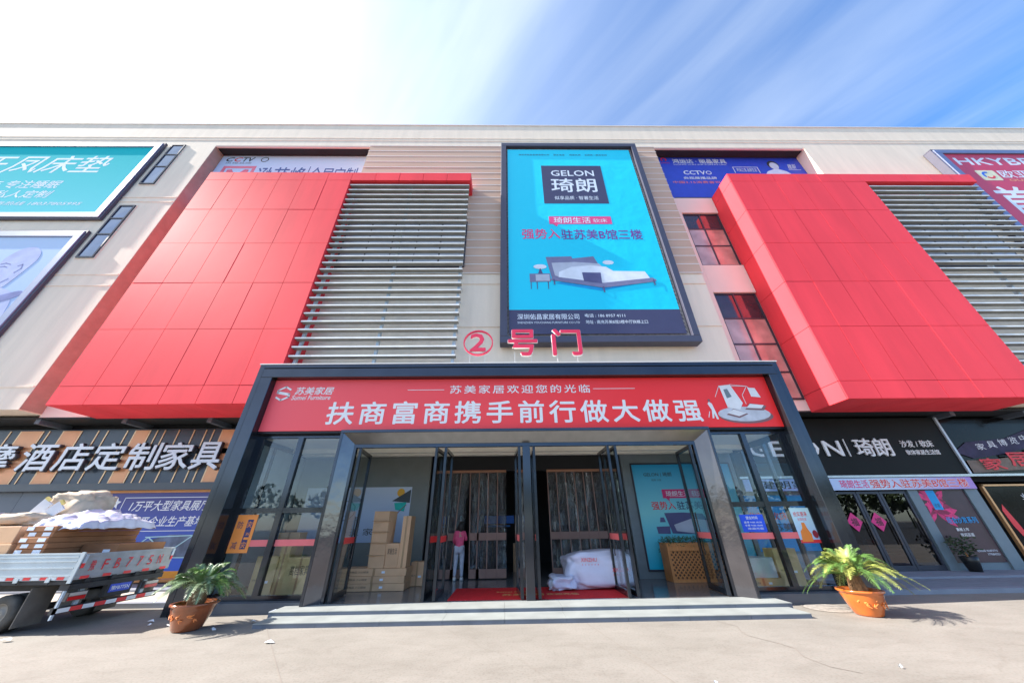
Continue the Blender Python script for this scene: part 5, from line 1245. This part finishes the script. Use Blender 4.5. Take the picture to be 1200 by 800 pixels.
br = MB()
for y in (T0+.35, T1-.4): box('bar_bracket', postm, ubo, TX-.14, TX-.09, y, y+.08, .40, .66)
box('bar_bracket', postm, ubo, TX-.06, TX-.03, T0+.02, T0+.06, .22, .66)
for y in (T0+.12, T1-.42):
    lo = box('tail_light', mat('light_housing', (.14, .12, .11), .5), tr_, TX-.10, TX-.03, y, y+.34, .48, .62); box('lens', mat('red_lens', (.6, .02, .02), .2, coat=.5), lo, TX-.029, TX-.02, y+.02, y+.32, .49, .55); box('lens', mat('clear_lens', (.5, .45, .4), .2, coat=.5), lo, TX-.029, TX-.02, y+.02, y+.32, .56, .61)
    box('mud_guard', mat('dusty_plate', (.20, .175, .15), .8), tr_, TX-.16, TX-.13, y-.02, y+.40, .38, .66)
np_ = box('number_plate', mat('plate_blue', (.03, .08, .55), .4), tr_, TX-.02, TX-.012, T0+.85, T0+1.29, .52, .66)
xtext('豫FB775N', T0+.88, T0+1.26, .55, .63, TX-.010, white, np_, .02)
box('plate_holder', blk, tr_, TX-.12, TX-.021, T0+.80, T0+1.34, .45, .66)
def wheel(x, y, r_=.30, w_=.17):
    a = empty_part('wheel', tr_, (x, y, r_))
    def lath(prof, nm, m_):
        mb = MB(); k = 28
        for (rr, yy_) in prof:
            for i in range(k):
                t = 2*math.pi*i/k; mb.v.append((rr*math.cos(t), yy_, rr*math.sin(t)))
        for j in range(len(prof)-1):
            for i in range(k): mb.f.append((j*k+i, j*k+(i+1) % k, (j+1)*k+(i+1) % k, (j+1)*k+i)); mb.mi.append(0)
        return mb.build(nm, m_, a, smooth=True, org=(0, 0, 0))
    o1 = lath([(.17, 0), (.20, -.01), (r_-.03, -.005), (r_, .03), (r_, w_-.03), (r_-.03, w_), (.17, w_)], 'tyre', dirt); o1.location = (0, 0, 0)
    o2 = lath([(.0, .05), (.06, .03), (.07, .05), (.15, .06), (.16, .01), (.18, .0), (.18, .04)], 'rim', mat('dusty_rim', (.25, .23, .2), .6)); o2.location = (0, 0, 0)
    return a
for x in (-9.62, -12.6): wheel(x, T0+.12); wheel(x, T1-.30)
for x in (-9.62,): wheel(x, T0+.32); wheel(x, T1-.50)
box('axle', blk, tr_, -9.67, -9.57, T0+.5, T1-.5, .25, .36)
sp_ = MB(); sp_.lathe((-8.85, 8.9, .42), [(.0, 0), (.28, 0), (.30, .05), (.30, .13), (.28, .17), (.0, .17)], 24); sp_.build('spare_wheel', dirt, tr_, smooth=True)
mf = MB(); mf.hexa([(-9.20, T0+.08, .10), (-9.18, T0+.08, .10), (-9.18, T0+.52, .10), (-9.20, T0+.52, .10), (-9.20, T0+.08, .70), (-9.18, T0+.08, .70), (-9.18, T0+.52, .70), (-9.20, T0+.52, .70)]); mf.build('mud_flap', mat('dusty_flap_rubber', (.17, .15, .13), .85, var=.2, scale=4), tr_); mf = MB(); mf.hexa([(-9.27, T1-.52, .10), (-9.25, T1-.52, .10), (-9.25, T1-.08, .10), (-9.27, T1-.08, .10), (-9.21, T1-.52, .70), (-9.19, T1-.52, .70), (-9.19, T1-.08, .70), (-9.21, T1-.08, .70)])
mf.build('mud_flap', mat('dusty_flap', (.17, .15, .13), .85, var=.2, scale=4), tr_)
# cab (outside the photo)
cb = MB(); cb.hexa([(-15.0, T0+.05, .45), (-13.05, T0+.05, .45), (-13.05, T1-.05, .45), (-15.0, T1-.05, .45), (-14.6, T0+.12, 2.1), (-13.05, T0+.12, 2.1), (-13.05, T1-.12, 2.1), (-14.6, T1-.12, 2.1)]); cb.build('cab', bedw_, tr_, bevel=.06)
wheel(-14.2, T0+.08); wheel(-14.2, T1-.26)
# cargo
CG = 'cargo on the flatbed truck'
def cbox(x0, x1, y0, y1, z0, z1, label, m_=card, lab=(), rot=0):
    c = ((x0+x1)/2, (y0+y1)/2, z0); o = MB().box(x0, x1, y0, y1, z0, z1).build('carton', m_, None, org=c, bevel=.008); tag(o, label, 'carton', CG)
    for a, b, c_, d in lab: box('paper_label', bluewhite, o, a, b, y0-.004, y0-.0005, c_, d)
    o.rotation_euler = (0, 0, rot); return o
z = .835
for i, nm in enumerate(('bottom', 'second', 'third', 'fourth', 'fifth', 'sixth', 'seventh', 'eighth', 'top')):
    h_ = .103
    cbox(-10.05+.02*(i % 2), -9.46+.015*((i*7) % 3), 7.95+.012*((i*5) % 3), 9.80, z, z+h_-.003, 'flat brown carton, %s of the stack of nine across the truck bed' % nm, cardd,
         [(-10.02+.08*(i % 2), -9.88+.08*(i % 2), z+.02, z+.085), (-9.66, -9.50, z+.02, z+.085)]); z += h_
cbox(-11.5, -10.13, 7.98, 9.0, .835, 1.14, 'large carton at the bottom of the left pile on the truck', card)
cbox(-11.5, -10.15, 7.95, 9.0, 1.143, 1.44, 'large carton with white label, middle of the left pile on the truck', card, [(-10.55, -10.42, 1.28, 1.37)], .01)
cbox(-11.6, -10.18, 7.98, 9.0, 1.443, 1.76, 'large carton with white label, top of the left pile on the truck', card, [(-10.75, -10.60, 1.56, 1.65)], -.01)
cbox(-12.9, -11.65, 8.0, 9.6, .835, 1.7, 'big brown carton behind the truck cab', card)
cbox(-9.40, -8.62, 8.6, 9.75, .835, 1.40, 'low brown carton near the tailgate of the truck', cardd, [(-8.9, -8.75, 1.2, 1.3)])
cbox(-9.40, -8.9, 8.1, 8.55, .835, 1.26, 'small crushed carton behind the truck tailgate', cardd)
def sheet_over(name, m_, x0, x1, y0, y1, zb, prof, label, seed, nx=60, ny=46, hang=.12):
    vs = []
    for j in range(ny+1):
        for i in range(nx+1):
            u, v = i/nx, j/ny; x = x0+(x1-x0)*u; y = y0+(y1-y0)*v
            h = prof(u, v); e = min(u, 1-u, v, 1-v)
            p = Vector((x*3.1+seed, y*3.1, 0)); f1 = abs(noise.noise(p)); f2 = abs(noise.noise(p*2.3+Vector((7, 3, 0)))); f3 = abs(noise.noise(Vector((x*9+y*3, y*2, seed))))
            z = zb+h*.9+.11*f1+.045*f2+.022*f3
            if e < .06: z = zb+(z-zb)*(e/.06)**.6-hang*(1-e/.06)*(.5+f1)
            vs.append((x+.10*(f1-.3)*(1 if e < .05 else .3), y+.10*(f2-.3), z))
    fs = [(j*(nx+1)+i, j*(nx+1)+i+1, (j+1)*(nx+1)+i+1, (j+1)*(nx+1)+i) for j in range(ny) for i in range(nx)]
    o = MB().add(vs, fs).build(name, m_, None, smooth=True, org=((x0+x1)/2, (y0+y1)/2, zb)); md = o.modifiers.new('thickness', 'SOLIDIFY'); md.thickness = .006
    tag(o, label, 'sheet', CG); return o
def pf_(u, v): return .30*math.exp(-((u-.28)/.25)**2-((v-.5)/.45)**2)+.20*math.exp(-((u-.68)/.28)**2-((v-.6)/.4)**2)
sheet_over('plastic_sheet', mat('milky_sheet', (.60, .60, .72), .30, var=.06, bump=.2, bscale=14, coat=.2), -10.12, -9.0, 8.02, 9.75, 1.775, pf_, 'milky plastic sheet draped loosely over the stacked flat cartons', 4)
o = blob('folded_blanket', cloth, (-10.75, 8.5, 1.76), .50, .42, .13, 33, 'beige padded blanket heaped on the left cartons of the truck', 'blanket', amp=.11, flat_=.6); o['group'] = CG
o = blob('folded_blanket', cloth, (-10.35, 9.0, 1.78), .55, .42, .36, 37, 'beige blanket bunched up behind the milky plastic sheet on the truck', 'blanket', amp=.12, flat_=.6); o['group'] = CG
for i, (x, r_, lb_) in enumerate(((-10.75, .55, 'left'), (-10.52, .8, 'right'))):
    mb = MB(); mb.box(-.11, .11, -.02, .02, 0, .48); me_o = mb.build('foam_board', mat('foam_white', (.66, .68, .72), .6), None, org=(0, 0, 0)); me_o.location = (x, 8.42, 1.85); me_o.rotation_euler = (.1, r_, .2)
    tag(me_o, lb_+'most of two white boards with yellow tip sticking out of the truck load', 'board', CG)
    cpo = MB().box(-.11, .0, -.022, .022, .481, .53).build('yellow_tip', mat('yellow_tip', (.75, .6, .2), .6), me_o, org=(0, 0, 0)); cpo.location = (0, 0, 0)

# ------------------------------------------------------------------ litter and manhole
mh = empty('manhole_cover', (6.95, 8.95, 0), 'round iron manhole cover in the concrete by the right steps', 'manhole cover')
MB().lathe((6.95, 8.95, .004), [(.001, .006), (.40, .006), (.42, 0)], 28).build('lid', mat('worn_iron', (.30, .27, .24), .7, var=.3, scale=14, bump=.5, bscale=30), mh)
mr_ = MB(); 
for i in range(28):
    a, b = 2*math.pi*i/28, 2*math.pi*(i+1)/28
    mr_.add([(6.95+.43*math.cos(a), 8.95+.43*math.sin(a), .006), (6.95+.47*math.cos(a), 8.95+.47*math.sin(a), .006), (6.95+.47*math.cos(b), 8.95+.47*math.sin(b), .006), (6.95+.43*math.cos(b), 8.95+.43*math.sin(b), .006)], [(0, 1, 2, 3)])
mr_.build('rim', jm, mh)
paper = mat('litter_paper', (.66, .68, .70), .6)
lits = [(-7.35, 8.75, .12, 'by the left portal post'), (-6.95, 8.95, .16, 'below the portal plinth'), (-6.62, 8.35, .13, 'just left of the brown pot'), (-5.15, 8.55, .14, 'between pot and steps'), (-4.95, 8.95, .28, 'crumpled near the end of the steps'),
        (-5.55, 8.05, .13, 'in front of the brown pot'), (-3.95, 7.2, .20, 'alone on the open concrete left'), (-8.7, 7.55, .2, 'folded at the edge of the truck shadow'), (2.4, 5.2, .05, 'tiny on the concrete in front of the doors'), (5.0, 5.6, .06, 'tiny on the concrete right of centre'), (-7.1, 8.45, .08, 'small in the truck shadow')]
for i, (x, y, s_, wh) in enumerate(lits):
    mb = MB(); n = 6; pts = []
    for k in range(n):
        a = 2*math.pi*k/n+random.uniform(-.3, .3); r_ = s_*random.uniform(.35, .6); pts.append((x+r_*math.cos(a), y+r_*.6*math.sin(a), .006+random.uniform(0, .05 if s_ < .25 else .16)))
    mb.add(pts+[(x, y, .02+s_*.15)], [(k, (k+1) % n, n) for k in range(n)])
    tag(mb.build('paper_scrap', paper, None, org=(x, y, 0)), 'white paper scrap '+wh, 'litter', 'paper litter on the forecourt')
